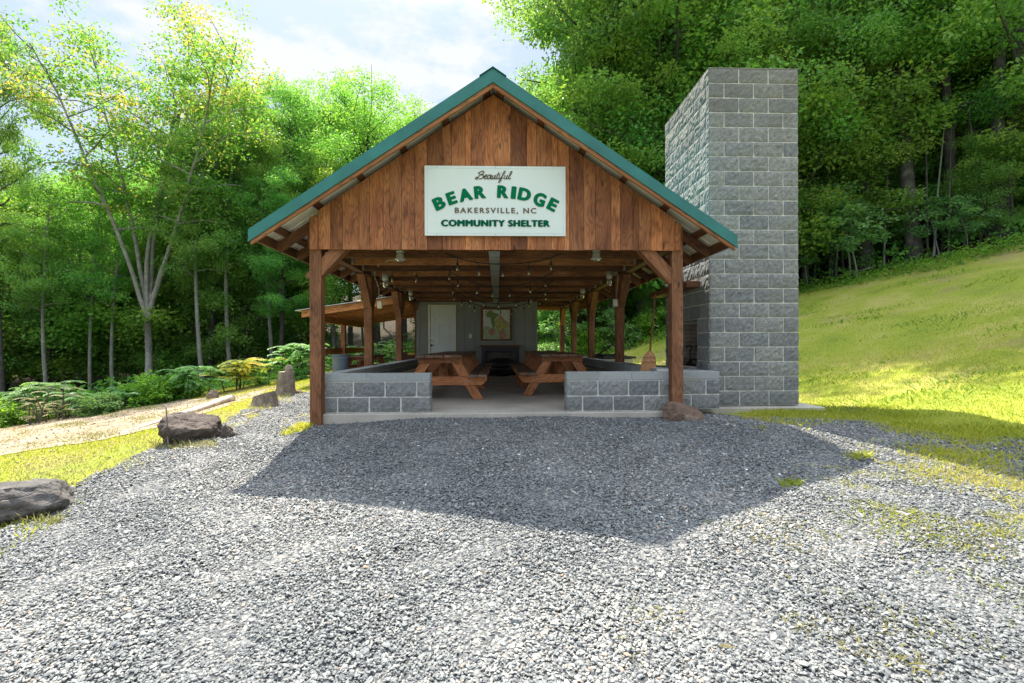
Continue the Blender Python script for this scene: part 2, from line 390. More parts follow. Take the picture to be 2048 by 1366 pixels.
# lawn sheet
m, n, l, b = mat('lawn_ground')
P = n.new('ShaderNodeNewGeometry').outputs['Position']
a1 = noise_node(n, l, 0.8, 7, P, 0.65); a2 = noise_node(n, l, 60, 5, mapping(n, l, P, (1, 0.6, 1)), 0.75); a3 = noise_node(n, l, 0.45, 6, mapping(n, l, P, (1, 1, 1), (4, 9, 0)), 0.6)
c = ramp(n, l, a1.outputs['Fac'], [(0.32, (0.22, 0.29, 0.04)), (0.5, (0.33, 0.375, 0.05)), (0.68, (0.46, 0.42, 0.12))]).outputs['Color']
c = mixc(n, l, 0.8, c, ramp(n, l, a2.outputs['Fac'], [(0.28, (0.3,) * 3), (0.5, (0.8,) * 3), (0.72, (1.3,) * 3)]).outputs['Color'], 'MULTIPLY')
f = ramp(n, l, a3.outputs['Fac'], [(0.54, (0,) * 3), (0.66, (1,) * 3)]).outputs['Color']
c = mixc(n, l, mth(n, l, 'MULTIPLY', f, 0.6), c, (0.32, 0.23, 0.12))
l.new(c, b.inputs['Base Color']); b.inputs['Roughness'].default_value = 0.9; b.inputs['Specular IOR Level'].default_value = 0.15
bump(n, l, b, a2.outputs['Fac'], 0.8, 0.03)
M['lawn'] = m
m, n, l, b = mat('sandy_soil')
P = n.new('ShaderNodeNewGeometry').outputs['Position']
a1 = noise_node(n, l, 1.5, 8, P, 0.7); a2 = noise_node(n, l, 35, 6, P, 0.75); a3 = noise_node(n, l, 5, 7, P, 0.75)
c = ramp(n, l, a1.outputs['Fac'], [(0.3, (0.20, 0.15, 0.08)), (0.5, (0.33, 0.255, 0.17)), (0.7, (0.43, 0.35, 0.26))]).outputs['Color']
c = mixc(n, l, 0.7, c, ramp(n, l, a2.outputs['Fac'], [(0.3, (0.5,) * 3), (0.6, (1.1,) * 3)]).outputs['Color'], 'MULTIPLY')
f = ramp(n, l, a3.outputs['Fac'], [(0.56, (0,) * 3), (0.64, (1,) * 3)]).outputs['Color']
c = mixc(n, l, mth(n, l, 'MULTIPLY', f, 0.75), c, (0.17, 0.16, 0.05))
l.new(c, b.inputs['Base Color']); b.inputs['Roughness'].default_value = 0.95
bump(n, l, b, mth(n, l, 'ADD', a2.outputs['Fac'], a3.outputs['Fac']), 0.8, 0.03)
M['sand'] = m
M['track_pebble'] = plain('track_pebble', (0.26, 0.20, 0.13), 0.9, 0, 0.4, 30)
M['litter'] = plain('leaf_litter', (0.055, 0.042, 0.028), 0.95, 0, 0.45, 6, 0.7, 0.1)

# ------------------------------------------------------------------ mesh helpers
ORG = {}
def tag(o, label=None, cat=None, group=None, kind=None):
    if label: o['label'] = label
    if cat: o['category'] = cat
    if group: o['group'] = group
    if kind: o['kind'] = kind
    return o
def thing(name, loc, label, cat, group=None):
    o = bpy.data.objects.new(name, None); col.objects.link(o)
    o.empty_display_size = 0.2
    o.location = loc; ORG[o.name] = Vector(loc)
    return tag(o, label, cat, group)
def copy_tree(o, parent=None):
    c = o.copy(); col.objects.link(c)
    if parent is not None: c.parent = parent
    for ch in list(o.children): copy_tree(ch, c)
    return c

def np_mesh(name, V, F, mats, smooth=False, attrs=None, matidx=None):
    """F: array (n,k) or list of such arrays"""
    Fs = F if isinstance(F, list) else [F]
    Fs = [np.asarray(f, dtype=np.int32) for f in Fs if len(f)]
    me = bpy.data.meshes.new(name)
    V = np.asarray(V, dtype=np.float32)
    me.vertices.add(len(V)); me.vertices.foreach_set('co', V.ravel())
    nl = sum(f.size for f in Fs); nf = sum(len(f) for f in Fs)
    me.loops.add(nl); me.polygons.add(nf)
    me.loops.foreach_set('vertex_index', np.concatenate([f.ravel() for f in Fs]))
    tot = np.concatenate([np.full(len(f), f.shape[1], np.int32) for f in Fs])
    st = np.concatenate([[0], np.cumsum(tot)[:-1]]).astype(np.int32)
    me.polygons.foreach_set('loop_start', st)
    try: me.polygons.foreach_set('loop_total', tot)
    except Exception: pass
    if matidx is not None: me.polygons.foreach_set('material_index', np.asarray(matidx, np.int32))
    me.polygons.foreach_set('use_smooth', np.full(nf, smooth, bool))
    for mm in (mats if isinstance(mats, (list, tuple)) else [mats]): me.materials.append(mm)
    for k, a in (attrs or {}).items():
        a = np.asarray(a, np.float32)
        if a.ndim == 1:
            at_ = me.attributes.new(k, 'FLOAT', 'POINT'); at_.data.foreach_set('value', a)
        else:
            at_ = me.attributes.new(k, 'FLOAT_VECTOR', 'POINT'); at_.data.foreach_set('vector', a.ravel())
    me.update(calc_edges=True); me.validate(clean_customdata=False)
    return me

def link(name, me, parent=None, loc=None):
    o = bpy.data.objects.new(name, me); col.objects.link(o)
    if loc is not None: o.location = loc
    if parent is not None: o.parent = parent
    return o

class MB:
    def __init__(s): s.v = []; s.f = []; s.g = []; s.t = []; s.m = []
    def add(s, verts, faces, grain=None, tone=None, mi=0):
        b0 = len(s.v)
        s.v += [tuple(v) for v in verts]
        s.f += [tuple(i + b0 for i in f) for f in faces]
        s.m += [mi] * len(faces)
        off = (random.uniform(0, 60), random.uniform(0, 60), random.uniform(0, 60))
        gr = grain if grain is not None else verts
        s.g += [(g[0] + off[0], g[1] + off[1], g[2] + off[2]) for g in gr]
        t = random.uniform(0.25, 0.75) if tone is None else tone
        s.t += [t] * len(verts)
        return s
    def box(s, x0, x1, y0, y1, z0, z1, along=2, tone=None, mi=0):
        vs = [(x, y, z) for x in (x0, x1) for y in (y0, y1) for z in (z0, z1)]
        fs = [(0, 1, 3, 2), (4, 6, 7, 5), (0, 4, 5, 1), (2, 3, 7, 6), (0, 2, 6, 4), (1, 5, 7, 3)]
        perm = {0: (1, 2, 0), 1: (0, 2, 1), 2: (0, 1, 2)}[along]
        return s.add(vs, fs, [tuple(v[i] for i in perm) for v in vs], tone, mi)
    def beam(s, p0, p1, w, h, up=(0, 0, 1), tone=None, mi=0):
        """box of width w (sideways), h (along up) from p0 to p1 (centre line)"""
        p0, p1 = Vector(p0), Vector(p1); d = p1 - p0; L = d.length; d.normalize()
        up = Vector(up); sd = d.cross(up).normalized(); u = sd.cross(d).normalized()
        vs, gr = [], []
        for a in (-w / 2, w / 2):
            for b_ in (-h / 2, h / 2):
                for t in (0, L):
                    vs.append(p0 + sd * a + u * b_ + d * t); gr.append((b_, a, t))
        fs = [(0, 1, 3, 2), (4, 6, 7, 5), (0, 4, 5, 1), (2, 3, 7, 6), (0, 2, 6, 4), (1, 5, 7, 3)]
        return s.add(vs, fs, gr, tone, mi)
    def prism(s, poly, axis, a0, a1, tone=None, mi=0, grain=None):
        """polygon in the plane normal to axis (0:x,1:y,2:z), extruded a0..a1"""
        def P(p, a):
            return {0: (a, p[0], p[1]), 1: (p[0], a, p[1]), 2: (p[0], p[1], a)}[axis]
        n_ = len(poly)
        vs = [P(p, a0) for p in poly] + [P(p, a1) for p in poly]
        fs = [tuple(range(n_))[::-1], tuple(range(n_, 2 * n_))] + [(i, (i + 1) % n_, n_ + (i + 1) % n_, n_ + i) for i in range(n_)]
        return s.add(vs, fs, grain(vs) if grain else None, tone, mi)
    def tube(s, pts, rad, sides=8, tone=None, cap=True, mi=0):
        pts = [Vector(p) for p in pts]
        if not isinstance(rad, (list, tuple)): rad = [rad] * len(pts)
        vs, gr = [], []; L = 0
        ref = Vector((0, 0, 1)) if abs((pts[-1] - pts[0]).normalized().z) < 0.9 else Vector((1, 0, 0))
        for i, p in enumerate(pts):
            d = (pts[min(i + 1, len(pts) - 1)] - pts[max(i - 1, 0)]).normalized()
            a = d.cross(ref).normalized(); b_ = d.cross(a).normalized()
            if i: L += (p - pts[i - 1]).length
            for k in range(sides):
                t = 2 * PI * k / sides
                vs.append(p + a * math.cos(t) * rad[i] + b_ * math.sin(t) * rad[i]); gr.append((math.cos(t) * rad[i], math.sin(t) * rad[i], L))
        fs = []
        for i in range(len(pts) - 1):
            for k in range(sides):
                k2 = (k + 1) % sides
                fs.append((i * sides + k, i * sides + k2, (i + 1) * sides + k2, (i + 1) * sides + k))
        if cap:
            fs.append(tuple(range(sides))); fs.append(tuple(range((len(pts) - 1) * sides, len(pts) * sides))[::-1])
        return s.add(vs, fs, gr, tone, mi)
    def lathe(s, c, prof, sides=20, tone=0.5, mi=0):
        c = Vector(c); vs = []
        for r_, z_ in prof:
            for k in range(sides):
                t = 2 * PI * k / sides; vs.append(c + Vector((r_ * math.cos(t), r_ * math.sin(t), z_)))
        fs = [(i * sides + k, i * sides + (k + 1) % sides, (i + 1) * sides + (k + 1) % sides, (i + 1) * sides + k)
              for i in range(len(prof) - 1) for k in range(sides)]
        fs.append(tuple(range(sides))[::-1]); fs.append(tuple(range((len(prof) - 1) * sides, len(prof) * sides)))
        return s.add(vs, fs, None, tone, mi)
    def build(s, name, mats, parent=None, bevel=0.0, smooth=False, origin=None):
        if parent is not None:
            o_ = ORG[parent.name]
        else:
            o_ = Vector(origin) if origin is not None else Vector((0, 0, 0))
        me = bpy.data.meshes.new(name)
        me.from_pydata([(v[0] - o_.x, v[1] - o_.y, v[2] - o_.z) for v in s.v], [], s.f)
        for mm in (mats if isinstance(mats, (list, tuple)) else [mats]): me.materials.append(mm)
        me.polygons.foreach_set('material_index', s.m)
        me.polygons.foreach_set('use_smooth', [smooth] * len(s.f))
        a = me.attributes.new('grain', 'FLOAT_VECTOR', 'POINT'); a.data.foreach_set('vector', np.array(s.g, np.float32).ravel())
        a = me.attributes.new('tone', 'FLOAT', 'POINT'); a.data.foreach_set('value', np.array(s.t, np.float32))
        me.update()
        o = link(name, me, parent)
        if parent is None: o.location = o_
        ORG[o.name] = o_
        if bevel:
            b_ = o.modifiers.new('bevel', 'BEVEL'); b_.width = bevel; b_.segments = 2; b_.limit_method = 'ANGLE'; b_.angle_limit = R(40)
        return o

# fix outward normals is not needed: materials are two sided

# ------------------------------------------------------------------ ground sheets
def grid_sheet(xs, ys, mask, dz, name, material, kind='structure', rough=True):
    X, Y = np.meshgrid(xs, ys, indexing='ij')
    Z = H(X, Y, rough) + dz
    nx, ny = X.shape
    V = np.stack([X, Y, Z], -1).reshape(-1, 3)
    idx = np.arange(nx * ny).reshape(nx, ny)
    F = np.stack([idx[:-1, :-1], idx[1:, :-1], idx[1:, 1:], idx[:-1, 1:]], -1).reshape(-1, 4)
    if mask is not None:
        cx = (X[:-1, :-1] + X[1:, 1:]) / 2; cy = (Y[:-1, :-1] + Y[1:, 1:]) / 2
        keep = mask(cx, cy).reshape(-1)
        F = F[keep]
        used = np.unique(F); rm = -np.ones(len(V), int); rm[used] = np.arange(len(used))
        V = V[used]; F = rm[F]
    me = np_mesh(name, V, F, material, smooth=True)
    o = link(name, me); tag(o, kind=kind)
    return o

def inpoly(poly, X, Y):
    X = np.asarray(X); Y = np.asarray(Y); c = np.zeros(X.shape, bool)
    n_ = len(poly)
    for i in range(n_):
        x1, y1 = poly[i]; x2, y2 = poly[(i + 1) % n_]
        if y1 == y2: continue
        cond = ((y1 > Y) != (y2 > Y)) & (X < (x2 - x1) * (Y - y1) / (y2 - y1) + x1)
        c ^= cond
    return c
def dist_poly(poly, X, Y, closed=True):
    X = np.asarray(X, float); Y = np.asarray(Y, float); d = np.full(X.shape, 1e9)
    n_ = len(poly)
    for i in range(n_ if closed else n_ - 1):
        x1, y1 = poly[i]; x2, y2 = poly[(i + 1) % n_]
        dx, dy = x2 - x1, y2 - y1; t = np.clip(((X - x1) * dx + (Y - y1) * dy) / (dx * dx + dy * dy + 1e-9), 0, 1)
        d = np.minimum(d, np.hypot(X - x1 - t * dx, Y - y1 - t * dy))
    return d
def wig(X, Y, s=1.0):
    return (np.sin(X * 2.1 * s + 1.3 * np.sin(Y * 1.7 * s)) + np.sin(Y * 3.3 * s + X * 1.9 * s + 2) * 0.6 + np.sin(X * 7.1 * s - Y * 6.3 * s) * 0.35 + 0.3 * np.sin(X * 17 + Y * 13))

def G(px, py):
    p = gnd(px, py); return (p.x, p.y)

CLEAR = [(-15, -12), (-15.5, 4), (-13.6, 11.5), (-11.2, 14.2), (-8.5, 16.2), (-6.5, 19), (-2, 21), (2, 20.2), (5.8, 19.2), (10.6, 16.8), (14.4, 13), (16.5, 9), (18, 3), (18, -12)]
def woods(X, Y):
    """distance into the woods, negative in the clearing"""
    d = dist_poly(CLEAR, X, Y); return np.where(inpoly(CLEAR, X, Y), -d, d)

GRAVEL = ([(-4.2, -4), G(0, 1065), G(75, 1010), G(150, 965), G(300, 898), G(430, 852), G(500, 815), G(560, 795), G(612, 782), (-4.6, 15), (-2.4, 15), (-2.4, 6.5)]
          + [(2.9, 6.6), G(1500, 838), G(1640, 838), G(1705, 822), G(1790, 860), G(1900, 880), G(2048, 893), (7.0, 3.6), (6.5, -4)])
GRAVEL = [tuple(p) for p in GRAVEL]
def gravel_mask(X, Y, grow=0.0):
    d = dist_poly(GRAVEL, X, Y); s_ = np.where(inpoly(GRAVEL, X, Y), d, -d)
    return s_ + 0.07 * wig(X, Y) + grow > 0
TRACK = [G(-260, 985), G(0, 912), G(150, 888), G(300, 856), G(420, 822), G(520, 785), G(560, 772), G(470, 790), G(330, 802), G(210, 815), G(100, 834), G(0, 856), G(-260, 905)]
def track_mask(X, Y):
    d = dist_poly(TRACK, X, Y); s_ = np.where(inpoly(TRACK, X, Y), d, -d)
    return s_ + 0.14 * wig(X, Y) > 0

def axis(a, b_, fine_a, fine_b, fine, coarse):
    L_ = list(np.arange(a, fine_a, coarse)) + list(np.arange(fine_a, fine_b, fine)) + list(np.arange(fine_b, b_ + coarse, coarse))
    return np.array(L_)
grid_sheet(axis(-110, 110, -18, 20, 0.25, 4), axis(-14, 130, -3, 24, 0.25, 4), None, 0.0, 'ground', M['lawn'])
grid_sheet(np.arange(-7.5, 8.5, 0.05), np.arange(-3.5, 15.2, 0.05), lambda X, Y: gravel_mask(X, Y), 0.012, 'gravel_yard', M['gravel'])
grid_sheet(np.arange(-17, -2, 0.08), np.arange(1, 17, 0.08), track_mask, 0.014, 'sandy_track', M['sand'])
grid_sheet(axis(-108, 108, -22, 24, 0.4, 4), axis(-12, 128, 0, 30, 0.4, 4),
           lambda X, Y: woods(X, Y) + 0.25 * wig(X, Y, 0.4) > 0.5, 0.03, 'forest_floor', M['litter'])

# concrete slab and chimney footing
s = MB(); s.box(-2.27, 2.42, 6.09, 17.0, -0.62, 0.0); s.box(2.425, 4.62, 6.5, 8.75, -0.62, -0.012)
o = s.build('slab', M['concrete'], origin=(0, 11, 0), bevel=0.012); tag(o, kind='structure')

# ------------------------------------------------------------------ gravel stones
def make_stones(pts, size, name, material, kind='stuff'):
    N = len(pts)
    ph = (1 + 5 ** 0.5) / 2
    base = np.array([(-1, ph, 0), (1, ph, 0), (-1, -ph, 0), (1, -ph, 0), (0, -1, ph), (0, 1, ph), (0, -1, -ph), (0, 1, -ph), (ph, 0, -1), (ph, 0, 1), (-ph, 0, -1), (-ph, 0, 1)], float)
    base /= np.linalg.norm(base[0])
    fc = np.array([(0, 11, 5), (0, 5, 1), (0, 1, 7), (0, 7, 10), (0, 10, 11), (1, 5, 9), (5, 11, 4), (11, 10, 2), (10, 7, 6), (7, 1, 8), (3, 9, 4), (3, 4, 2), (3, 2, 6), (3, 6, 8), (3, 8, 9), (4, 9, 5), (2, 4, 11), (6, 2, 10), (8, 6, 7), (9, 8, 1)])
    r_ = rng.uniform(0.72, 1.18, (N, 12, 1))
    v = base[None] * r_
    sc = np.stack([rng.uniform(0.85, 1.5, N), rng.uniform(0.6, 1.0, N), rng.uniform(0.32, 0.62, N)], -1) * (size * rng.lognormal(0, 0.36, N))[:, None]
    v = v * sc[:, None, :]
    # random tilt and spin
    a = rng.uniform(0, 2 * PI, N); tx = rng.normal(0, 0.35, N); ty = rng.normal(0, 0.35, N)
    def rot(v, ax, an):
        c_, s_ = np.cos(an)[:, None], np.sin(an)[:, None]; i, j = [(1, 2), (2, 0), (0, 1)][ax]
        vi = v[..., i] * c_ - v[..., j] * s_; vj = v[..., i] * s_ + v[..., j] * c_
        v = v.copy(); v[..., i] = vi; v[..., j] = vj; return v
    v = rot(rot(rot(v, 2, a), 0, tx), 1, ty)
    v = v + pts[:, None, :]
    F = (fc[None] + (np.arange(N) * 12)[:, None, None]).reshape(-1, 3)
    pt = 0.07 * np.sin(pts[:, 0] * 1.9 + 2 * np.sin(pts[:, 1] * 1.3)) + 0.05 * np.sin(pts[:, 1] * 3.1 + pts[:, 0] * 2.3)
    tone = np.repeat(np.clip(rng.beta(2.7, 2.9, N) * 0.95 + pt + (rng.random(N) < 0.03) * 0.25, 0, 1), 12)
    me = np_mesh(name, v.reshape(-1, 3), F, material, False, {'tone': tone})
    o = link(name, me); return tag(o, kind=kind)

def in_view(X, Y, margin=1.25):
    return (np.abs(X) < 1.08 * Y + margin)
def scatter(x0, x1, y0, y1, dens, fmask):
    n_ = int((x1 - x0) * (y1 - y0) * dens)
    X = rng.uniform(x0, x1, n_); Y = rng.uniform(y0, y1, n_)
    k = fmask(X, Y); return X[k], Y[k]
def offslab(X, Y): return ~((X > -2.27) & (X < 2.42) & (Y > 6.08)) & ~((X > 2.3) & (X < 4.62) & (Y > 6.49) & (Y < 8.76))
parts = []
for (y0, y1, dens) in ((1.1, 2.6, 9500), (2.6, 4.2, 7200), (4.2, 6.2, 4800), (6.2, 10.5, 2000)):
    X, Y = scatter(-7, 8, y0, y1, dens, lambda X, Y: in_view(X, Y) & gravel_mask(X, Y, 0.06) & offslab(X, Y) & ((Y < 7.5) | (X < -2)))
    parts.append((X, Y))
X = np.concatenate([p[0] for p in parts]); Y = np.concatenate([p[1] for p in parts])
Z = H(X, Y) + 0.012 + rng.uniform(-0.003, 0.010, len(X)) + 0.008 * np.sin(X * 5.1 + 2 * np.sin(Y * 3.3)) * np.sin(Y * 4.7)
make_stones(np.stack([X, Y, Z], -1), 0.0080, 'gravel', M['stone'])
print('stones', len(X))

# ------------------------------------------------------------------ block masonry
def block_face(O, U, Nn, width, courses, joint=0.017, L=0.404, start_half=False, hole=None, proud=0.006, rough=0.013, smooth=False, tone_rng=(0.15, 0.85), trim=None):
    """one face of a block wall: returns verts, faces, tones. courses: list of (z0, z1)"""
    O, U, Nn = np.array(O, float), np.array(U, float), np.array(Nn, float)
    VV, FF, TT = [], [], []; base = 0
    for ci, (z0, z1) in enumerate(courses):
        half = (ci % 2 == 0) ^ start_half
        edges = [0.0]; x_ = L / 2 if half else L
        while x_ < width - 0.06: edges.append(x_); x_ += L
        edges.append(width)
        for a, b_ in zip(edges[:-1], edges[1:]):
            u0, u1 = a + (joint / 2 if a > 0 else 0.0), b_ - (joint / 2 if b_ < width else 0.0)
            v0, v1 = z0 + joint / 2, z1 - joint / 2
            pieces = [(u0, u1, v0, v1)]
            if hole:
                hu0, hu1, hv0, hv1 = hole
                if u1 > hu0 and u0 < hu1 and v1 > hv0 + 0.01 and v0 < hv1 - 0.01:
                    pieces = []
                    if u0 < hu0 - 0.02: pieces.append((u0, hu0, v0, v1))
                    if u1 > hu1 + 0.02: pieces.append((hu1, u1, v0, v1))
            for (u0, u1, v0, v1) in pieces:
                nu = max(3, int((u1 - u0) / 0.032)); nv = max(3, int((v1 - v0) / 0.032))
                us = np.concatenate([[u0], np.linspace(u0 + 0.004, u1 - 0.004, nu), [u1]])
                vs = np.concatenate([[v0], np.linspace(v0 + 0.004, v1 - 0.004, nv), [v1]])
                UU, WW = np.meshgrid(us, vs, indexing='ij')
                D = np.full(UU.shape, proud)
                if not smooth:
                    D = D + rng.uniform(0, rough, UU.shape) + rng.uniform(-0.3, 0.6) * rough * (UU - u0) / (u1 - u0) + rng.uniform(-0.4, 0.8) * rough * (WW - v0) / (v1 - v0)
                    D[1, :] *= 0.6; D[-2, :] *= 0.6; D[:, 1] *= 0.6; D[:, -2] *= 0.6
                D[0, :] = D[-1, :] = -0.0015; D[:, 0] = D[:, -1] = -0.0015
                if not smooth:
                    UU[1:-1, 1:-1] += rng.uniform(-0.003, 0.003, UU[1:-1, 1:-1].shape); WW[1:-1, 1:-1] += rng.uniform(-0.003, 0.003, UU[1:-1, 1:-1].shape)
                P_ = O + UU[..., None] * U + np.array([0, 0, 1.0]) * WW[..., None] + Nn * D[..., None]
                idx = np.arange(UU.size).reshape(UU.shape) + base
                F = np.stack([idx[:-1, :-1], idx[1:, :-1], idx[1:, 1:], idx[:-1, 1:]], -1).reshape(-1, 4)
                VV.append(P_.reshape(-1, 3)); FF.append(F); TT.append(np.full(UU.size, random.uniform(*tone_rng))); base += UU.size
    return np.concatenate(VV), np.concatenate(FF), np.concatenate(TT)

def blocks_obj(name, faces, material, parent):
    o_ = np.array(ORG[parent.name]); V, F, T, b0 = [], [], [], 0
    for v, f, t in faces:
        V.append(v - o_); F.append(f + b0); T.append(t); b0 += len(v)
    me = np_mesh(name, np.concatenate(V), np.concatenate(F), material, False, {'tone': np.concatenate(T)})
    o = link(name, me, parent); ORG[o.name] = Vector(o_); return o

# chimney: front face X 3.03..4.27 at Y 6.65, depth to Y 8.42
CX0 = at(1420, 500, 6.65).x; CX1 = at(1596.5, 500, 6.65).x; CY0, CY1 = 6.65, 8.40
CTOP = at(1500, 139.5, 6.65).z
nC = 23; ch = (CTOP) / nC
courses = [(i * ch, (i + 1) * ch) for i in range(nC)]
chim = thing('block_chimney', ((CX0 + CX1) / 2, (CY0 + CY1) / 2, 0), 'tall grey split-face block chimney with an open fireplace, right of the shelter', 'chimney')
W_ = CX1 - CX0; D_ = CY1 - CY0
HO = (CY0 + 0.43, CY0 + 1.33, 2.6 * ch - 0.03, 6 * ch)     # hearth opening in Y and Z
HO = (CY0 + 0.43, CY0 + 1.35, 0.53, 6 * ch)
fa = [block_face((CX0, CY0, 0), (1, 0, 0), (0, -1, 0), W_, courses, L=W_ / 3, start_half=True, joint=.013),
      block_face((CX0, CY1, 0), (0, -1, 0), (-1, 0, 0), D_, courses, L=D_ / 4.25, joint=.013, hole=(CY1 - HO[1], CY1 - HO[0], HO[2], HO[3])),
      block_face((CX1, CY0, 0), (0, 1, 0), (1, 0, 0), D_, courses, L=D_ / 4.25, joint=.013),
      block_face((CX1, CY1, 0), (-1, 0, 0), (0, 1, 0), W_, courses, L=W_ / 3, joint=.013)]
blocks_obj('blockwork', fa, M['block'], chim)
s = MB()
e = 0.001
s.box(CX0 + e, CX1 - e, CY0 + e, HO[0], 0, CTOP - 0.004); s.box(CX0 + e, CX1 - e, HO[1], CY1 - e, 0, CTOP - 0.005)
s.box(CX0 + e, CX1 - e, HO[0] + e, HO[1] - e, HO[3], CTOP - 0.006)
s.box(CX0 + e, CX1 - e, HO[0] + e, HO[1] - e, 0, HO[2])
s.box(CX0 + 0.72, CX1 - e, HO[0] + e, HO[1] - e, HO[2] + e, HO[3] - e)
s.build('mortar', M['mortar'], chim)
s = MB(); s.box(CX0 - 0.012, CX1 + 0.012, CY0 - 0.012, CY1 + 0.012, CTOP - 0.003, CTOP + 0.010)
s.build('top_cap', M['cap'], chim, bevel=0.008)
s = MB()   # firebrick lining: rows of bricks on the back and sides of the opening
z_ = HO[2] + 0.004; row = 0
while z_ < HO[3] - 0.03:
    z2 = min(z_ + 0.06, HO[3] - 0.004)
    y_ = HO[0] + 0.03 - (0.11 if row % 2 else 0)
    while y_ < HO[1] - 0.03:
        ya, yb = max(y_, HO[0] + 0.03), min(y_ + 0.215, HO[1] - 0.03)
        if yb - ya > 0.02: s.box(CX0 + 0.67 + random.uniform(0, .004), CX0 + 0.72, ya, yb, z_, z2, tone=random.random())
        y_ += 0.225
    x_ = CX0 + 0.05
    while x_ < CX0 + 0.66:
        x2 = min(x_ + 0.215, CX0 + 0.66)
        for ya, yb in ((HO[0] + 0.002, HO[0] + 0.028), (HO[1] - 0.028, HO[1] - 0.002)): s.box(x_, x2, ya, yb, z_, z2, tone=random.random())
        x_ += 0.225
    z_ += 0.069; row += 1
s.build('firebrick_lining', M['firebrick'], chim)
s = MB(); s.box(CX0 + 0.01, CX0 + 0.66, HO[0] + 0.03, HO[1] - 0.03, HO[2], HO[2] + 0.012)
s.build('fire_floor', M['soot'], chim)
s = MB(); mz = at(1385, 573, 7.1).z
s.box(CX0 - 0.24, CX0 - 0.022, CY0 + 0.25, CY1 + 0.14, mz - 0.04, mz + 0.05, along=1)
s.build('mantel_shelf', M['post'], chim, bevel=0.01)
# hearth between the chimney and the low wall
hx0 = 2.44
fa = [block_face((hx0, 6.31, 0), (1, 0, 0), (0, -1, 0), CX0 - hx0 - 0.03, [(0, .2), (.2, .4)])]
blocks_obj('hearth_blocks', fa, M['block'], chim)
s = MB(); s.box(hx0, CX0 - 0.03, 6.312, 8.3, 0.0, 0.402); s.build('hearth_core', M['mortar'], chim)
s = MB(); s.box(hx0 + 0.002, CX0 - 0.03, 6.30, 8.3, 0.404, 0.505, tone=.5); s.build('hearth_top', M['cap'], chim, bevel=0.006)
# andiron
an = thing('andiron', (CX0 + 0.16, HO[0] + 0.3, HO[2] + 0.012), 'black scrolled iron andiron standing in the fireplace opening', 'andiron')
zb = HO[2] + 0.012
for k, dy in enumerate((0.16, 0.52)):
    s = MB(); bx, by = CX0 + 0.12, HO[0] + dy
    pts = [(bx + 0.02, by, zb)] + [(bx - 0.02, by, zb + 0.12), (bx - 0.01, by, zb + 0.2)]
    for t in np.linspace(-1.6, 3.2, 12): pts.append((bx - 0.03 + 0.045 * math.cos(t), by, zb + 0.27 + 0.045 * math.sin(t)))
    s.tube(pts, 0.011, 8)
    s.tube([(bx - 0.03, by, zb + 0.08), (bx + 0.4, by, zb + 0.08), (bx + 0.4, by, zb)], 0.012, 8)
    s.tube([(bx - 0.06, by - 0.05, zb), (bx - 0.0, by, zb + 0.09), (bx - 0.06, by + 0.05, zb)], 0.011, 8)
    s.build('firedog', M['black'], an, smooth=True)

# low block walls
WZ = [(0.004, 0.204), (0.204, 0.404)]
def low_wall(name_label, segs):
    pass
YF = 6.17
lw = thing('low_block_wall', (-1.9, YF, 0), 'low grey block wall with smooth caps by the left front post, grey can behind it', 'wall', 'low block walls round the shelter floor')
xl0, xl1 = at(643, 780, YF).x, at(859, 780, YF).x
fa = [block_face((xl0, YF, 0), (1, 0, 0), (0, -1, 0), xl1 - xl0, WZ, start_half=False),
      block_face((xl1, YF, 0), (0, 1, 0), (1, 0, 0), 0.19, WZ),
      block_face((xl1, YF + .19, 0), (-1, 0, 0), (0, 1, 0), xl1 + 2.06, WZ),
      block_face((-2.06, YF + .19, 0), (0, 1, 0), (1, 0, 0), 13.7 - YF - .19, WZ),
      block_face((-2.25, 13.7, 0), (0, -1, 0), (-1, 0, 0), 13.7 - YF, WZ)]
blocks_obj('blockwork', fa, M['block'], lw)
s = MB(); s.box(xl0 + e, xl1 - e, YF + e, YF + .189, 0.002, 0.403); s.box(-2.249, -2.061, YF + .1895, 13.699, 0.002, 0.4025)
s.build('mortar', M['mortar'], lw)
s = MB(); x_ = xl0; k = 0
cuts = [xl0, at(733, 744, YF).x, at(796, 744, YF).x, xl1 + 0.01]
for a, b_ in zip(cuts[:-1], cuts[1:]): s.box(a + .004, b_ - .004, YF - .008, YF + .195, .409, .505, tone=random.uniform(.3, .7))
y_ = YF + .2
while y_ < 13.65:
    s.box(-2.262, -2.05, y_ + .004, min(y_ + .4, 13.7), .409, .505, tone=random.uniform(.3, .7)); y_ += .404
s.build('cap_blocks', M['cap'], lw, bevel=0.004)
s = MB(); s.box(xl0 + .01, xl1 - .002, YF + .002, YF + .185, .4035, .4995); s.box(-2.25, -2.06, YF + .19, 13.69, .404, .4985); s.build('cap_mortar', M['mortar'], lw)

rw = thing('low_block_wall', (1.9, YF, 0), 'low grey block wall with smooth caps by the right front post, broom behind it', 'wall', 'low block walls round the shelter floor')
xr0, xr1 = at(1134, 780, YF).x, at(1347, 780, YF).x
fa = [block_face((xr0, YF, 0), (1, 0, 0), (0, -1, 0), xr1 - xr0, WZ, start_half=False),
      block_face((xr0, YF + .19, 0), (0, -1, 0), (-1, 0, 0), 0.19, WZ),
      block_face((2.2, YF + .19, 0), (-1, 0, 0), (0, 1, 0), 2.2 - xr0, WZ),
      block_face((2.20, 15.5, 0), (0, -1, 0), (-1, 0, 0), 15.5 - YF - .19, WZ),
      block_face((2.39, YF + .19, 0), (0, 1, 0), (1, 0, 0), 15.5 - YF - .19, WZ)]
blocks_obj('blockwork', fa, M['block'], rw)
s = MB(); s.box(xr0 + e, xr1 - e, YF + e, YF + .189, 0.002, 0.403); s.box(2.201, 2.389, YF + .1895, 15.499, 0.002, 0.4025)
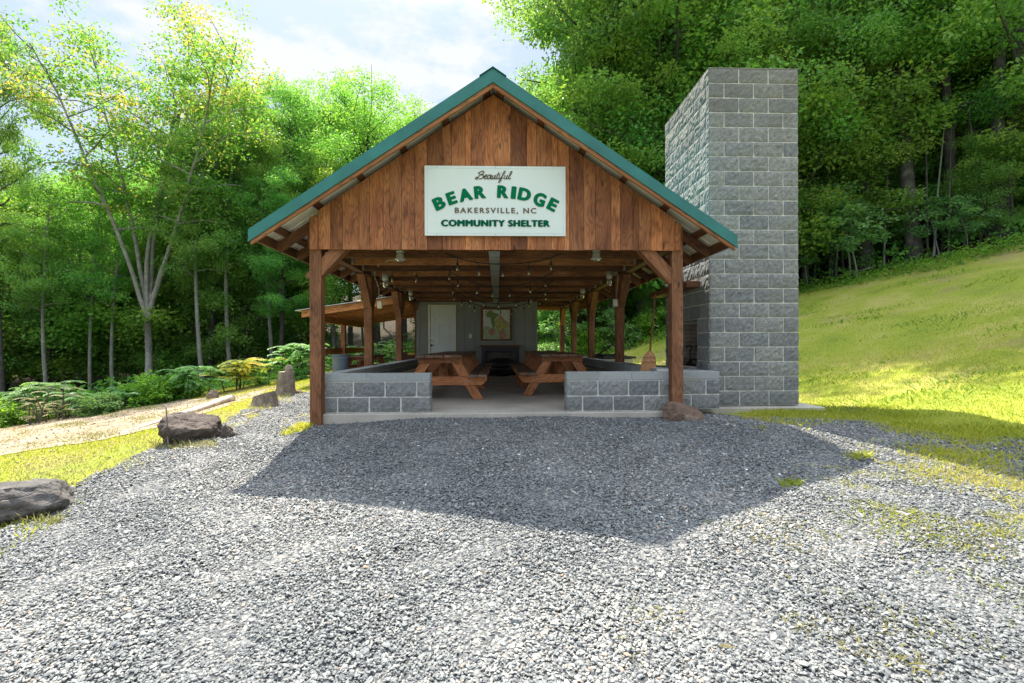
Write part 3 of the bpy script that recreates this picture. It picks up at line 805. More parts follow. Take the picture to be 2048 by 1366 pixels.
s.build('mortar', M['mortar'], rw)
s = MB()
cuts = [xr0 - .01, at(1199, 744, YF).x, at(1262, 744, YF).x, at(1325, 744, YF).x, xr1]
for a, b_ in zip(cuts[:-1], cuts[1:]): s.box(a + .004, b_ - .004, YF - .008, YF + .195, .409, .512, tone=random.uniform(.3, .7))
y_ = YF + .2
while y_ < 15.45:
    s.box(2.188, 2.40, y_ + .004, min(y_ + .4, 15.5), .409, .545, tone=random.uniform(.3, .7)); y_ += .404
s.build('cap_blocks', M['cap'], rw, bevel=0.004)
s = MB(); s.box(xr0 + .002, xr1 - .01, YF + .002, YF + .185, .4035, .5055); s.box(2.2, 2.389, YF + .19, 15.49, .404, .537); s.build('cap_mortar', M['mortar'], rw)

# ------------------------------------------------------------------ the shelter
SX = -0.005         # ridge line
RY0, RY1 = 5.66, 17.3
SL = 0.672
AP = at(988, 141, RY0).z
HW = 2.925
HWS = {-1: 2.85, 1: 2.925}
def rz(x, dz=0.0): return AP - SL * abs(x - SX) + dz
sh = thing('picnic_shelter', (0, 11, 0), 'open timber picnic shelter with green metal gable roof and brown board gable', 'shelter')
# metal roof with ribs along the slope
def roof_side(sgn):
    s = MB(); prof = []; HW = HWS[sgn]
    y_ = RY0 + 0.03
    while y_ < RY1 - 0.02:
        prof += [(y_, 0), (y_ + 0.03, 0), (y_ + 0.04, 0.018), (y_ + 0.065, 0.018), (y_ + 0.075, 0)]
        y_ += 0.229
    prof.append((RY1, 0))
    n_ = len(prof)
    for lay, (mi, off) in enumerate(((0, -0.012), (1, -0.016))):
        vs = []
        for (x, _) in ((0.0, 0), (HW, 0)):
            for (yy, hh) in prof:
                vs.append((SX + sgn * x, yy, AP - SL * x + off + hh))
        s.add(vs, [(i, i + 1, n_ + i + 1, n_ + i) for i in range(n_ - 1)], None, 0.5, mi)
    return s
for sg in (-1, 1): roof_side(sg).build('metal_roof', [M['green'], M['soffit']], sh)
# rake trim (green) front and back, with a top leg and a face leg
for (ya, yb) in ((RY0 - 0.012, RY0), (RY1, RY1 + 0.012)):
    for sg in (-1, 1):
        s = MB(); HW = HWS[sg]
        gx = lambda x: SX + sg * x
        tp, bt = 0.02, -0.125
        s.prism([(gx(0.0), AP + tp), (gx(HW + .02), AP - SL * (HW + .02) + tp), (gx(HW + .02), AP - SL * (HW + .02) + bt), (gx(0.0), AP + bt - 0.02)], 1, ya, yb)
        # small hem line and top flange
        yo = ya - 0.008 if ya < 10 else yb
        s.prism([(gx(0.0), AP + bt + 0.012), (gx(HW + .02), AP - SL * (HW + .02) + bt + 0.03), (gx(HW + .02), AP - SL * (HW + .02) + bt + 0.0), (gx(0.0), AP + bt - 0.018)], 1, yo, yo + 0.008)
        yt0, yt1 = (ya, ya + 0.14) if ya < 10 else (yb - 0.14, yb)
        s.prism([(gx(0.0), AP + tp + 0.004), (gx(HW + .02), AP - SL * (HW + .02) + tp + 0.004), (gx(HW + .02), AP - SL * (HW + .02) + tp + 0.001), (gx(0.0), AP + tp + 0.001)], 1, yt0, yt1)
        s.build('rake_trim', M['green'], sh)
s = MB()  # ridge cap
for sg in (-1, 1):
    s.prism([(SX, AP + 0.036), (SX + sg * 0.16, AP + 0.036 - SL * 0.16), (SX + sg * 0.16, AP + 0.03 - SL * 0.16), (SX, AP + 0.03)], 1, RY0 - 0.03, RY1 + 0.03)
s.build('ridge_cap', M['green'], sh)
# bargeboards under the trim
for (ya, yb) in ((RY0 + 0.004, RY0 + 0.042), (RY1 - 0.042, RY1 - 0.004)):
    for sg in (-1, 1):
        s = MB(); HW = HWS[sg]; gx = lambda x: SX + sg * x
        s.prism([(gx(0.0), AP - 0.025), (gx(HW), AP - SL * HW - 0.025), (gx(HW), AP - SL * HW - 0.165), (gx(0.0), AP - 0.195)], 1, ya, yb, 0.6,
                grain=lambda vs: [(v[2] + SL * abs(v[0]), v[1], v[0]) for v in vs])
        s.build('bargeboard', M['trim'], sh, bevel=0.003)
# purlins along the building
TH = math.atan(SL)
for sg in (-1, 1):
    for x in (0.085, 0.60, 1.13, 1.66, 2.19, 2.66):
        s = MB(); zc = AP - SL * x - 0.018 - 0.03
        nrm = Vector((sg * math.sin(TH), 0, math.cos(TH)))
        s.beam((SX + sg * x, RY0 + 0.042, zc), (SX + sg * x, RY1 - 0.042, zc), 0.085, 0.042, up=nrm)
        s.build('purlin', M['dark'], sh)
    # eave fascia
    s = MB(); x = HWS[sg] - 0.04
    s.beam((SX + sg * x, RY0 + 0.042, AP - SL * x - 0.085), (SX + sg * x, RY1 - 0.042, AP - SL * x - 0.085), 0.035, 0.12)
    s.build('eave_fascia', M['dark'], sh, bevel=0.003)
# rafters
ry = [6.20 + 0.61 * k for k in range(18)]
for sg in (-1, 1):
    for y_ in ry:
        s = MB(); dz = -0.018 - 0.06 - 0.075
        x0, x1 = 0.03, HWS[sg] - 0.07
        s.beam((SX + sg * x0, y_, AP - SL * x0 + dz), (SX + sg * x1, y_, AP - SL * x1 + dz), 0.04, 0.12, up=(sg * math.sin(TH), 0, math.cos(TH)))
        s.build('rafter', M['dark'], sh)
# posts
PX = 2.33
PY = [6.03, 8.77, 11.46, 14.1, 16.7]
for sg in (-1, 1):
    for k, y_ in enumerate(PY):
        s = MB(); px_ = sg * PX
        zb_ = 0.0
        if k == 0:
            px_ = at(630.5, 690, 6.03).x if sg < 0 else at(1355.5, 690, 6.03).x
            zb_ = h1(px_, y_) - 0.05
        top = 2.37 if k == 0 else 2.13
        s.box(px_ - .072, px_ + .072, y_, y_ + .145, zb_, top, tone=0.55 if k == 0 else None)
        s.build('post', M['post'], sh, bevel=0.006)
# side beams on the posts
for sg in (-1, 1):
    s = MB(); s.box(sg * PX - .066, sg * PX + .066, 6.175, 16.845, 2.131, 2.37, along=1, tone=.4)
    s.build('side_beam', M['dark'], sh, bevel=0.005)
s = MB(); s.box(-PX + .067, PX - .067, 16.70, 16.84, 2.131, 2.37, along=0, tone=.8); s.build('end_beam', M['orange'], sh, bevel=0.005)
# knee braces: across at the front, along at the sides
for sg in (-1, 1):
    s = MB(); xp = sg * PX
    s.beam((sg * 2.32, 6.11, 1.70), (sg * 1.90, 6.11, 2.15), 0.155, 0.13, up=(0, 1, 0), tone=0.75)
    s.build('knee_brace', M['post'], sh, bevel=0.004)
    for y_ in PY[1:4]:
        for d in (-1, 1):
            s = MB()
            y0 = y_ + (0.0 if d < 0 else 0.145)
            s.beam((xp, y0 - d * 0.02, 1.58), (xp, y0 + d * 0.44, 2.14), 0.10, 0.14, up=(1, 0, 0), tone=0.55)
            s.build('knee_brace', M['post'], sh, bevel=0.004)
    s = MB(); s.beam((xp, 16.68, 1.58), (xp, 16.26, 2.14), 0.10, 0.14, up=(1, 0, 0)); s.build('knee_brace', M['orange'], sh, bevel=0.004)
# ceiling joists and hangers
for k in range(17):
    y_ = 6.32 + 0.61 * k
    s = MB(); s.box(-PX + .068, PX - .068, y_, y_ + .04, 2.14, 2.33, along=0, tone=(random.uniform(.0, .3) if k % 2 else random.uniform(.6, 1.0))); s.build('ceiling_joist', M['joist'], sh)
    for sg in (-1, 1):
        s = MB(); s.box(sg * (PX - .09) - .02, sg * (PX - .09) + .02, y_ - .003, y_ - .001, 2.15, 2.30); s.build('joist_hanger', M['galv'], sh)
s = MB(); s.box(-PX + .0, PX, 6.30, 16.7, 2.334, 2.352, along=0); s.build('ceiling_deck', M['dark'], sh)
# galvanised strip below the joists
s = MB(); pts = []
y_ = 6.3
n_ = 0; vs = []
while y_ < 13.7:
    for dy, dz in ((0, 0), (.02, .012), (.04, .012), (.06, 0)):
        vs += [(-.075, y_ + dy, 2.112 + dz), (.075, y_ + dy, 2.112 + dz)]
    y_ += .08
s.add(vs, [(2 * i, 2 * i + 1, 2 * i + 3, 2 * i + 2) for i in range(len(vs) // 2 - 1)], None, .5)
s.build('corrugated_strip', M['galv'], sh)

# gable boards, front (plane Y 6.0..6.028) and back
def gable_boards(y0, y1, zb, x0, x1, matl, name, widths):
    s = MB(); x = x0; k = 0
    while x < x1 - 0.005:
        w = widths[k % len(widths)] * random.uniform(.9, 1.12); k += 1
        xb = min(x + w, x1)
        if x1 - xb < 0.05: xb = x1
        dy = random.uniform(-.003, .003)
        top = lambda q: AP - SL * abs(q - SX) - 0.105
        zb2 = zb + random.uniform(-.004, .004)
        poly = [(x + .0012, zb2), (xb - .0012, zb2), (xb - .0012, top(xb))]
        if x < SX < xb: poly.append((SX, top(SX)))
        poly.append((x + .0012, top(x)))
        s.prism(poly, 1, y0 + dy, y1, random.choice([random.uniform(.0, .35), random.uniform(.3, .75), random.uniform(.35, .8), random.uniform(.6, 1.0)]), grain=lambda vs: [(v[0], v[1], v[2]) for v in vs])
        x = xb
    return s.build(name, matl, sh, bevel=0.003)
gx0, gx1 = at(620.5, 500, 6.0).x, at(1362, 500, 6.0).x
gz = at(990, 499.5, 6.0).z
gable_boards(6.0, 6.026, gz, gx0 + .1, gx1 - .075, M['gable'], 'gable_boards', [.165, .145, .19, .12, .17, .08, .155])
for a, b_ in ((gx0, gx0 + .098), (gx1 - .073, gx1)):
    s = MB(); tp = AP - SL * (abs(a if a < 0 else b_) - 0.0) - 0.12
    s.box(a, b_, 5.985, 6.026, gz - .002, tp, tone=.55); s.build('corner_board', M['gable'], sh, bevel=0.004)
s = MB(); s.box(gx0 + .02, gx1 - .02, 6.028, 6.07, gz + .01, gz + .28, along=0); s.build('gable_header', M['dark'], sh)
gable_boards(16.86, 16.885, 2.1, -2.35, 2.35, M['gable'], 'rear_gable_boards', [.2])

# ------------------------------------------------------------------ sign
sy = 5.955
sx0, sx1 = at(850, 400, sy).x, at(1132, 400, sy).x
sz0, sz1 = at(990, 471.5, sy).z, at(990, 332, sy).z
SWd, SHt = sx1 - sx0, sz1 - sz0
sg_ = thing('sign_board', ((sx0 + sx1) / 2, sy, sz0), 'white rectangular community shelter sign with green lettering on the board gable', 'sign')
s = MB(); s.box(sx0, sx1, sy, sy + .02, sz0, sz1); s.build('panel', M['sign'], sg_, bevel=0.002)
s = MB(); bw = 0.030
lt = 0.0035
yl = sy - 0.0015
for (a, b_, c_, d_) in ((sx0 + bw, sx1 - bw, sz1 - bw - lt, sz1 - bw), (sx0 + bw, sx1 - bw, sz0 + bw, sz0 + bw + lt), (sx0 + bw, sx0 + bw + lt, sz0 + bw, sz1 - bw), (sx1 - bw - lt, sx1 - bw, sz0 + bw, sz1 - bw)):
    s.box(a, b_, yl, sy - .0002, c_, d_)
s.build('border_line', plain('pale_line', (0.52, 0.60, 0.57), 0.4), sg_)
s = MB()
for ux in (.085, .5, .915):
    for uz in (.02, .98):
        c_ = (sx0 + ux * SWd, sy - .002, sz0 + uz * SHt)
        s.tube([(c_[0], c_[1], c_[2]), (c_[0], c_[1] + .003, c_[2])], .006, 8)
s.build('screw', M['galv'], sg_)

def sp(u, v):   # position in the 1925 x 960 drawing of the sign, v downwards
    return (sx0 + u / 1925 * SWd, sz1 - v / 960 * SHt)
def glyph_mesh(txt, size, offset=0.0, spacing=1.0, shear=0.0):
    c_ = bpy.data.curves.new('txt', 'FONT'); c_.body = txt; c_.size = size; c_.offset = offset
    c_.extrude = 0.003; c_.space_character = spacing; c_.shear = shear; c_.align_x = 'LEFT'; c_.resolution_u = 4
    o_ = bpy.data.objects.new('txt', c_); col.objects.link(o_)
    bpy.context.view_layer.update()
    me = bpy.data.meshes.new_from_object(o_.evaluated_get(bpy.context.evaluated_depsgraph_get()))
    V = [tuple(v.co) for v in me.vertices]; F = [tuple(p.vertices) for p in me.polygons]
    bpy.data.objects.remove(o_); bpy.data.curves.remove(c_); bpy.data.meshes.remove(me)
    return V, F
def place_text(s, txt, cx, cy, height, width=None, rot=0.0, bold=0.0, spacing=1.0, capref='H', yoff=0.004, fat=0.0):
    """cx,cy centre in drawing units; height = capital height in drawing units"""
    V, F = glyph_mesh(txt, 1.0, bold, spacing)
    Vr, _ = glyph_mesh(capref, 1.0, bold)
    hs = max(v[1] for v in Vr) - min(v[1] for v in Vr); base_ = min(v[1] for v in Vr)
    x0 = min(v[0] for v in V); x1 = max(v[0] for v in V)
    k = height / 960 * SHt / hs
    kx = k if width is None else width / 1925 * SWd / (x1 - x0)
    px_, pz_ = sp(cx, cy); cr, sr = math.cos(rot), math.sin(rot)
    fk = fat / 1925 * SWd
    offs = [(0, 0)] if not fat else [(0, 0), (fk, 0), (-fk, 0), (0, fk * .5), (0, -fk * .5)]
    for q, (ox, oz) in enumerate(offs):
        out = []
        for v in V:
            a = (v[0] - (x0 + x1) / 2) * kx + ox; b_ = (v[1] - base_ - hs / 2) * k + oz
            out.append((px_ + a * cr - b_ * sr, sy - yoff - v[2] * 0.5 - q * .0004, pz_ + a * sr + b_ * cr))
        s.add(out, F, None, .5)
for word in ([('B', 198, 517, 24, 140, 172), ('E', 366, 447, 19, 112, 172), ('A', 553, 400, 13, 172, 172), ('R', 752, 363, 5, 142, 172)], [('R', 1066, 355, -3, 142, 172), ('I', 1212, 366, -6, 52, 172), ('D', 1362, 390, -12, 160, 172), ('G', 1568, 458, -19, 150, 184), ('E', 1748, 528, -27, 112, 172)]):
    s = MB()
    for ch_, u, v, r_, w_, h_ in word:
        place_text(s, ch_, u, v, h_ - 8, w_ - 2, R(r_), 0.025, fat=10)
    s.build('arched_lettering', M['sgreen'], sg_)
s = MB(); place_text(s, 'BAKERSVILLE, NC', 966, 612, 70, 1106, 0, 0.0, 1.3, fat=3.5); s.build('town_lettering', M['sbrown'], sg_)
s = MB(); place_text(s, 'COMMUNITY SHELTER', 965, 788, 82, 1466, 0, 0.0, 1.14, fat=11); s.build('bottom_lettering', M['sgreen2'], sg_)
# script word, drawn stroke by stroke (units of the sign drawing, origin at letter baseline)
def script():
    s = MB()
    base_v = 178
    def stroke(pts, w=15):
        P_ = [Vector((a, b_, 0)) for a, b_ in pts]
        Q = []
        for i in range(len(P_) - 1):
            p0 = P_[max(i - 1, 0)]; p1 = P_[i]; p2 = P_[i + 1]; p3 = P_[min(i + 2, len(P_) - 1)]
            for t in np.linspace(0, 1, 6, endpoint=False):
                Q.append(0.5 * ((2 * p1) + (p2 - p0) * t + (2 * p0 - 5 * p1 + 4 * p2 - p3) * t * t + (3 * p1 - p0 - 3 * p2 + p3) * t ** 3))
        Q.append(P_[-1])
        vs = []; hw = w / 2
        for i, q in enumerate(Q):
            d = (Q[min(i + 1, len(Q) - 1)] - Q[max(i - 1, 0)]); d.normalize(); nn = Vector((-d.y, d.x, 0)) * hw
            for p in (q + nn, q - nn):
                X_, Z_ = sp(p.x + (-p.y) * -0.0 + 0.25 * p.y, base_v - p.y)
                vs += [(X_, sy - .006, Z_), (X_, sy - .001, Z_)]
        fs = []
        for i in range(len(Q) - 1):
            a = i * 4
            fs += [(a, a + 2, a + 6, a + 4), (a, a + 4, a + 5, a + 1), (a + 2, a + 3, a + 7, a + 6)]
        s.add(vs, fs, None, .5)
    # B
    stroke([(742, 62), (728, 30), (722, 4), (706, -6), (692, 6), (700, 22), (722, 16)])
    stroke([(722, 92), (716, 70), (735, 92), (762, 106), (784, 92), (776, 68), (748, 56), (782, 52), (792, 26), (772, 2), (742, 2)], 15)
    # e a u t i f u l
    stroke([(792, 22), (824, 30), (838, 46), (822, 56), (808, 38), (808, 14), (824, 0), (848, 12)], 15)
    stroke([(888, 44), (872, 56), (856, 42), (852, 18), (864, 0), (884, 14), (896, 52), (890, 16), (898, 0), (916, 12)], 15)
    stroke([(920, 52), (914, 20), (920, 2), (938, 6), (954, 52), (948, 18), (956, 0), (970, 10)], 15)
    stroke([(990, 92), (980, 50), (974, 16), (984, 0), (1000, 12)], 13); stroke([(968, 58), (1010, 62)], 10)
    stroke([(1012, 52), (1006, 18), (1014, 0), (1030, 14)], 12); stroke([(1018, 76), (1022, 82)], 12)
    stroke([(1030, 14), (1060, 60), (1074, 98), (1062, 108), (1052, 88), (1046, 30), (1040, -30), (1026, -50), (1018, -34), (1032, -8), (1064, 16)], 12)
    stroke([(1084, 52), (1078, 20), (1084, 2), (1102, 6), (1118, 52), (1112, 18), (1120, 0), (1134, 12)], 12)
    stroke([(1134, 12), (1158, 60), (1166, 98), (1154, 104), (1146, 80), (1142, 20), (1152, 0), (1172, 14)], 12)
    return s
script().build('script_lettering', M['sbrown'], sg_)

# ------------------------------------------------------------------ storage room behind
KY = 13.82
kx0, kx1 = at(834, 680, KY).x, at(1074, 680, KY).x
kr = thing('storage_room', ((kx0 + kx1) / 2, KY, 0), 'grey board and batten storage room at the back of the shelter with a white door', 'storage room')
dx0, dx1 = at(860.5, 650, KY).x, at(908.5, 650, KY).x; dz1 = at(880, 613, KY).z
s = MB()
s.box(kx0, dx0, KY, KY + .1, 0, 2.13); s.box(dx1, kx1, KY, KY + .1, 0, 2.13); s.box(dx0 + e, dx1 - e, KY + .001, KY + .1, dz1, 2.13)
s.box(kx0 + e, kx0 + .1, KY + .1, 16.65, 0, 2.13); s.box(kx1 - .1, kx1 - e, KY + .1, 16.65, 0, 2.13)
s.build('wall', M['siding'], kr)
s = MB()
for px_ in (838.5, 928, 949, 970, 991, 1012, 1032, 1051.5, 1067):
    x = at(px_, 650, KY).x; s.box(x - .019, x + .019, KY - .018, KY - .001, 0, 2.12)
s.box(kx0 - .012, kx0 + .05, KY - .02, KY - .002, 0, 2.125); s.box(kx1 - .05, kx1 + .012, KY - .02, KY - .002, 0, 2.125)
s.build('batten', M['siding'], kr, bevel=.003)
s = MB(); fw = .055
s.box(dx0 - fw, dx0, KY - .025, KY - .002, 0, dz1 + fw); s.box(dx1, dx1 + fw, KY - .025, KY - .002, 0, dz1 + fw); s.box(dx0 + e, dx1 - e, KY - .025, KY - .002, dz1, dz1 + fw)
s.build('door_frame', M['cream'], kr, bevel=.004)
s = MB(); s.box(dx0 + .004, dx1 - .004, KY + .006, KY + .045, .01, dz1 - .004)
dr = s.build('door', M['door'], kr)
s = MB(); dw = dx1 - dx0
for (ua, ub) in ((.14, .46), (.54, .86)):
    for (za, zb2) in ((.13, .68), (.82, 1.5), (1.62, dz1 - .13)):
        xa, xb = dx0 + ua * dw, dx0 + ub * dw
        for (a, b_, c_, d_) in ((xa, xb, za, za + .016), (xa, xb, zb2 - .016, zb2), (xa, xa + .016, za + .017, zb2 - .017), (xb - .016, xb, za + .017, zb2 - .017)):
            s.box(a, b_, KY - .001, KY + .0055, c_, d_)
        s.box(xa + .05, xb - .05, KY - .001, KY + .0055, za + .05, zb2 - .05)
s.build('door_moulding', M['door'], dr, bevel=.004)
s = MB(); kp = at(863.5, 690, KY)
s.tube([(kp.x, KY + .005, kp.z), (kp.x, KY - .035, kp.z)], .013, 10); s.lathe((kp.x, KY - .045, kp.z - .028), [(.008, 0), (.028, .01), (.03, .03), (.02, .052), (.006, .058)], 12)
s.build('door_knob', M['black'], dr, smooth=True)
s = MB(); s.tube([(kp.x, KY + .005, kp.z + .14), (kp.x, KY - .012, kp.z + .14)], .026, 14); s.build('deadbolt', M['hinge'], dr)
sw = thing('light_switch', at(941, 672, KY), 'small white light switch plate between the white door and the map', 'light switch')
p = at(941, 672, KY)
s = MB(); s.box(p.x - .037, p.x + .037, KY - .008, KY - .001, p.z - .06, p.z + .06); s.build('plate', M['cream'], sw, bevel=.003)
s = MB(); s.box(p.x - .008, p.x + .008, KY - .018, KY - .0085, p.z - .015, p.z + .015); s.build('toggle', M['cream'], sw)

# framed map
mx0, mx1 = at(961.5, 650, KY).x, at(1025, 650, KY).x; mz0, mz1 = at(990, 681, KY).z, at(990, 614.5, KY).z
mp = thing('framed_map', ((mx0 + mx1) / 2, KY - .03, mz0), 'framed paper map with green, yellow and pink areas on the grey wall', 'map')
s = MB(); fw = .075
s.box(mx0, mx1, KY - .045, KY - .02, mz1 - fw, mz1, along=0); s.box(mx0, mx1, KY - .045, KY - .02, mz0, mz0 + fw * .6, along=0)
s.box(mx0, mx0 + fw, KY - .045, KY - .02, mz0 + fw * .6 + e, mz1 - fw - e); s.box(mx1 - fw, mx1, KY - .045, KY - .02, mz0 + fw * .6 + e, mz1 - fw - e)
s.build('frame', M['post'], mp, bevel=.005)
pw0, pw1, pz0, pz1 = mx0 + fw * .8, mx1 - fw * .55, mz0 + fw * .4, mz1 - fw * .8
s = MB(); s.box(pw0, pw1, KY - .034, KY - .03, pz0, pz1); s.build('paper', M['paper'], mp)
def blob(pts, mt, name, dy):
    s = MB(); P_ = []
    n_ = len(pts)
    for i in range(n_):
        for t in (0, .25, .5, .75):
            a, b_, c_, d_ = [Vector(pts[(i + k) % n_]) for k in (-1, 0, 1, 2)]
            q = 0.5 * ((2 * b_) + (c_ - a) * t + (2 * a - 5 * b_ + 4 * c_ - d_) * t * t + (3 * b_ - a - 3 * c_ + d_) * t ** 3)
            P_.append((pw0 + q.x * (pw1 - pw0), pz0 + (1 - q.y) * (pz1 - pz0)))
    s.prism(P_, 1, KY - .0345 - dy, KY - .0342)
    s.build(name, mt, mp)
blob([(.0, .62), (.2, .56), (.35, .62), (.55, .5), (.98, .42), (.99, .97), (.6, .98), (.3, .96), (.02, .95)], M['maplight'], 'pale_green_area', .0005)
blob([(.12, .2), (.2, .06), (.32, .04), (.4, .12), (.55, .15), (.5, .26), (.42, .36), (.45, .5), (.36, .62), (.3, .45), (.26, .28), (.16, .26)], M['mapgreen'], 'green_area', .0012)
blob([(.46, .34), (.6, .28), (.75, .36), (.88, .5), (.8, .62), (.74, .8), (.6, .72), (.5, .62), (.42, .5)], M['mapyellow'], 'yellow_area', .0018)
blob([(.58, .72), (.7, .7), (.8, .74), (.84, .9), (.7, .98), (.58, .92)], M['mappink'], 'pink_area', .0024)
blob([(.55, .2), (.68, .25), (.8, .38), (.88, .5), (.82, .5), (.7, .36), (.56, .27)], M['mappink'], 'pink_strip', .003)
blob([(.2, .7), (.36, .62), (.44, .72), (.4, .84), (.26, .86)], M['mappink'], 'pink_patch', .0024)

# mantel and black hearth under the map
mt = thing('wood_mantel', ((mx0 + mx1) / 2, KY - .2, 0), 'dark wood mantel surround under the map with a brown shelf', 'mantel')
hx0_, hx1_ = at(960, 700, 13.5).x, at(1042, 700, 13.5).x
s = MB(); s.box(hx0_, hx1_, 13.42, 13.79, .82, .87, along=0); s.build('shelf', M['post'], mt, bevel=.005)
for a in (hx0_ + .05, hx1_ - .16):
    s = MB(); s.box(a, a + .11, 13.5, 13.79, 0.002, .819); s.build('side_panel', M['black'], mt)
s = MB(); s.box(hx0_ + .161, hx1_ - .161, 13.5, 13.53, .7, .818, along=0); s.build('apron', M['black'], mt)
s = MB(); s.box(hx0_ + .161, hx1_ - .161, 13.74, 13.79, .002, .815, along=2, tone=.3); s.build('back_panel', M['grey_wood'], mt)
gb = thing('kettle_grill', ((hx0_ + hx1_) / 2, 13.4, 0), 'black domed grill standing in front of the mantel below the map', 'grill')
cxg = (hx0_ + hx1_) / 2 + .02
s = MB(); s.lathe((cxg, 13.35, .06), [(.30, -.01), (.38, .06), (.41, .14), (.41, .2)], 28); s.build('bowl', M['black'], gb, smooth=True)
s = MB(); s.lathe((cxg, 13.35, .265), [(.415, 0), (.40, .08), (.34, .17), (.22, .225), (.05, .245)], 28); s.build('lid', M['black'], gb, smooth=True)
for k in range(3):
    s = MB(); t = k * 2.1 + .6
    s.tube([(cxg + .22 * math.cos(t), 13.35 + .22 * math.sin(t), .25), (cxg + .3 * math.cos(t), 13.35 + .3 * math.sin(t), .002)], .012, 8); s.build('leg', M['black'], gb)

# ------------------------------------------------------------------ picnic tables
def picnic_table(loc, label, length=2.2):
    t = thing('picnic_table', loc, label, 'picnic table', 'picnic tables under the shelter roof')
    x0, y0, z0 = loc
    Ht = .715; L0 = y0; L1 = y0 + length
    for k in range(5):
        s = MB(); xa = x0 - .36 + k * .145
        s.box(xa, xa + .139, L0 + random.uniform(-.02, .02), L1 + random.uniform(-.02, .02), z0 + Ht - .04, z0 + Ht, along=1); s.build('top_plank', M['tabletop'], t, bevel=.005)
    for sg in (-1, 1):
        for k in range(2):
            s = MB(); xa = x0 + sg * (.60 + (k - .5) * .145)
            s.box(xa - .069, xa + .069, L0 + random.uniform(-.03, .03), L1, z0 + .372, z0 + .41, along=1); s.build('bench_plank', M['tabletop'], t, bevel=.005)
    for fy in (L0 + .28, L1 - .28):
        for sg in (-1, 1):
            s = MB(); s.beam((x0 + sg * .20, fy, z0 + Ht - .05), (x0 + sg * .57, fy, z0 + .0), .04, .12, up=(0, 1, 0), tone=random.uniform(.6, .95))
            # swap so the broad face looks along Y
            s.v = []; s.f = []; s.g = []; s.t = []; s.m = []
            a = Vector((x0 + sg * .20, 0, z0 + Ht - .042)); b_ = Vector((x0 + sg * .60, 0, z0 + .003))
            w = .072 / abs((b_ - a).normalized().z)
            s.prism([(a.x - w, a.z), (a.x + w, a.z), (b_.x + w, b_.z), (b_.x - w, b_.z)], 1, fy - .02, fy + .02, random.uniform(.6, .95),
                    grain=lambda vs: [((v[0] - x0) * .87 + sg * (v[2] - z0) * .5, v[1], (v[2] - z0) * .87) for v in vs])
            s.build('leg', M['table'], t, bevel=.004)
        s = MB(); fo = -.0405 if fy < L0 + 1 else .0405
        s.prism([(x0 - .74, z0 + .37), (x0 + .74, z0 + .37), (x0 + .74, z0 + .31), (x0 + .66, z0 + .23), (x0 - .66, z0 + .23), (x0 - .74, z0 + .31)], 1, fy + fo - .019, fy + fo + .019, .8,
                grain=lambda vs: [(v[2], v[1], v[0]) for v in vs]); s.build('cross_beam', M['table'], t, bevel=.004)
        s = MB(); yb = fy + fo + (-.019 if fo < 0 else .019); d_ = -.006 if fo < 0 else .006
        for bx_ in (-.44, -.40, .40, .44): s.tube([(x0 + bx_, yb - d_, z0 + .30), (x0 + bx_, yb + d_, z0 + .30)], .009, 8)
        s.build('bolt', M['galv'], t)
        s = MB(); s.box(x0 - .35, x0 + .35, fy + fo - .019, fy + fo + .019, z0 + Ht - .13, z0 + Ht - .041, along=0, tone=.4); s.build('top_cleat', M['table'], t, bevel=.003)
    for fy, d in ((L0 + .31, 1), (L1 - .31, -1)):
        s = MB(); s.beam((x0, fy, z0 + .30), (x0, fy + d * .5, z0 + Ht - .045), .09, .04, up=(0, 1, 0), tone=.6); s.build('diagonal_brace', M['table'], t, bevel=.003)
    return t
tLx = at(878, 715, 7.42).x
tRx = at(1127, 715, 7.9).x
picnic_table((tLx, 7.38, 0), 'brown picnic table at the front left under the shelter, partly behind the left low wall')
picnic_table((tLx + .01, 9.85, 0), 'brown picnic table standing behind the front left picnic table, near the white door')
picnic_table((tRx, 7.85, 0), 'brown picnic table at the front right under the shelter, partly behind the right low wall')
picnic_table((tRx - .02, 10.3, 0), 'brown picnic table standing behind the front right picnic table, right of the mantel')

# ------------------------------------------------------------------ lamps, conduits, string lights
def flood(px_, py_, Y_, lab):
    p = at(px_, py_, Y_); t = thing('flood_lamp', p, lab, 'lamp', 'grey lamps under the joists')
    s = MB(); s.lathe((p.x, p.y, p.z), [(.045, .04), (.052, .0), (.055, -.03), (.075, -.045), (.078, -.055), (.05, -.06)], 20); s.build('housing', M['lamp'], t, smooth=True)
    s = MB(); s.lathe((p.x, p.y, p.z), [(.05, .072), (.055, .045), (.045, .041)], 16); s.build('ceiling_box', M['galv'], t, smooth=True)
    s = MB(); s.lathe((p.x, p.y, p.z), [(.062, -.06), (.04, -.075), (.01, -.08)], 16); s.build('lens', M['bulb'], t, smooth=True)
flood(801, 511, 6.42, 'round grey flood lamp under the first joist, left of the centre strip')
flood(1193, 511, 6.42, 'round grey flood lamp under the first joist, right of the centre strip')
def jar(px_, py_, Y_, lab):
    p = at(px_, py_, Y_); t = thing('jelly_jar_lamp', p, lab, 'lamp', 'small jar lamps beside the side beams')
    s = MB(); s.lathe((p.x, p.y, p.z), [(.05, .17), (.055, .08), (.05, .05), (.045, .045)], 14); s.build('base', M['lamp'], t, smooth=True)
    s = MB(); s.lathe((p.x, p.y, p.z), [(.04, .045), (.046, .0), (.042, -.05), (.02, -.075), (.005, -.08)], 14); s.build('glass_jar', M['bulb'], t, smooth=True)
jar(771, 566, 8.15, 'small glass jar lamp by the left side beam, nearer one')
jar(822, 594, 10.8, 'small glass jar lamp by the left side beam, farther one near the door')
jar(1219, 563, 8.15, 'small glass jar lamp by the right side beam, nearer one')
jar(1165, 591, 10.8, 'small glass jar lamp by the right side beam, farther one')
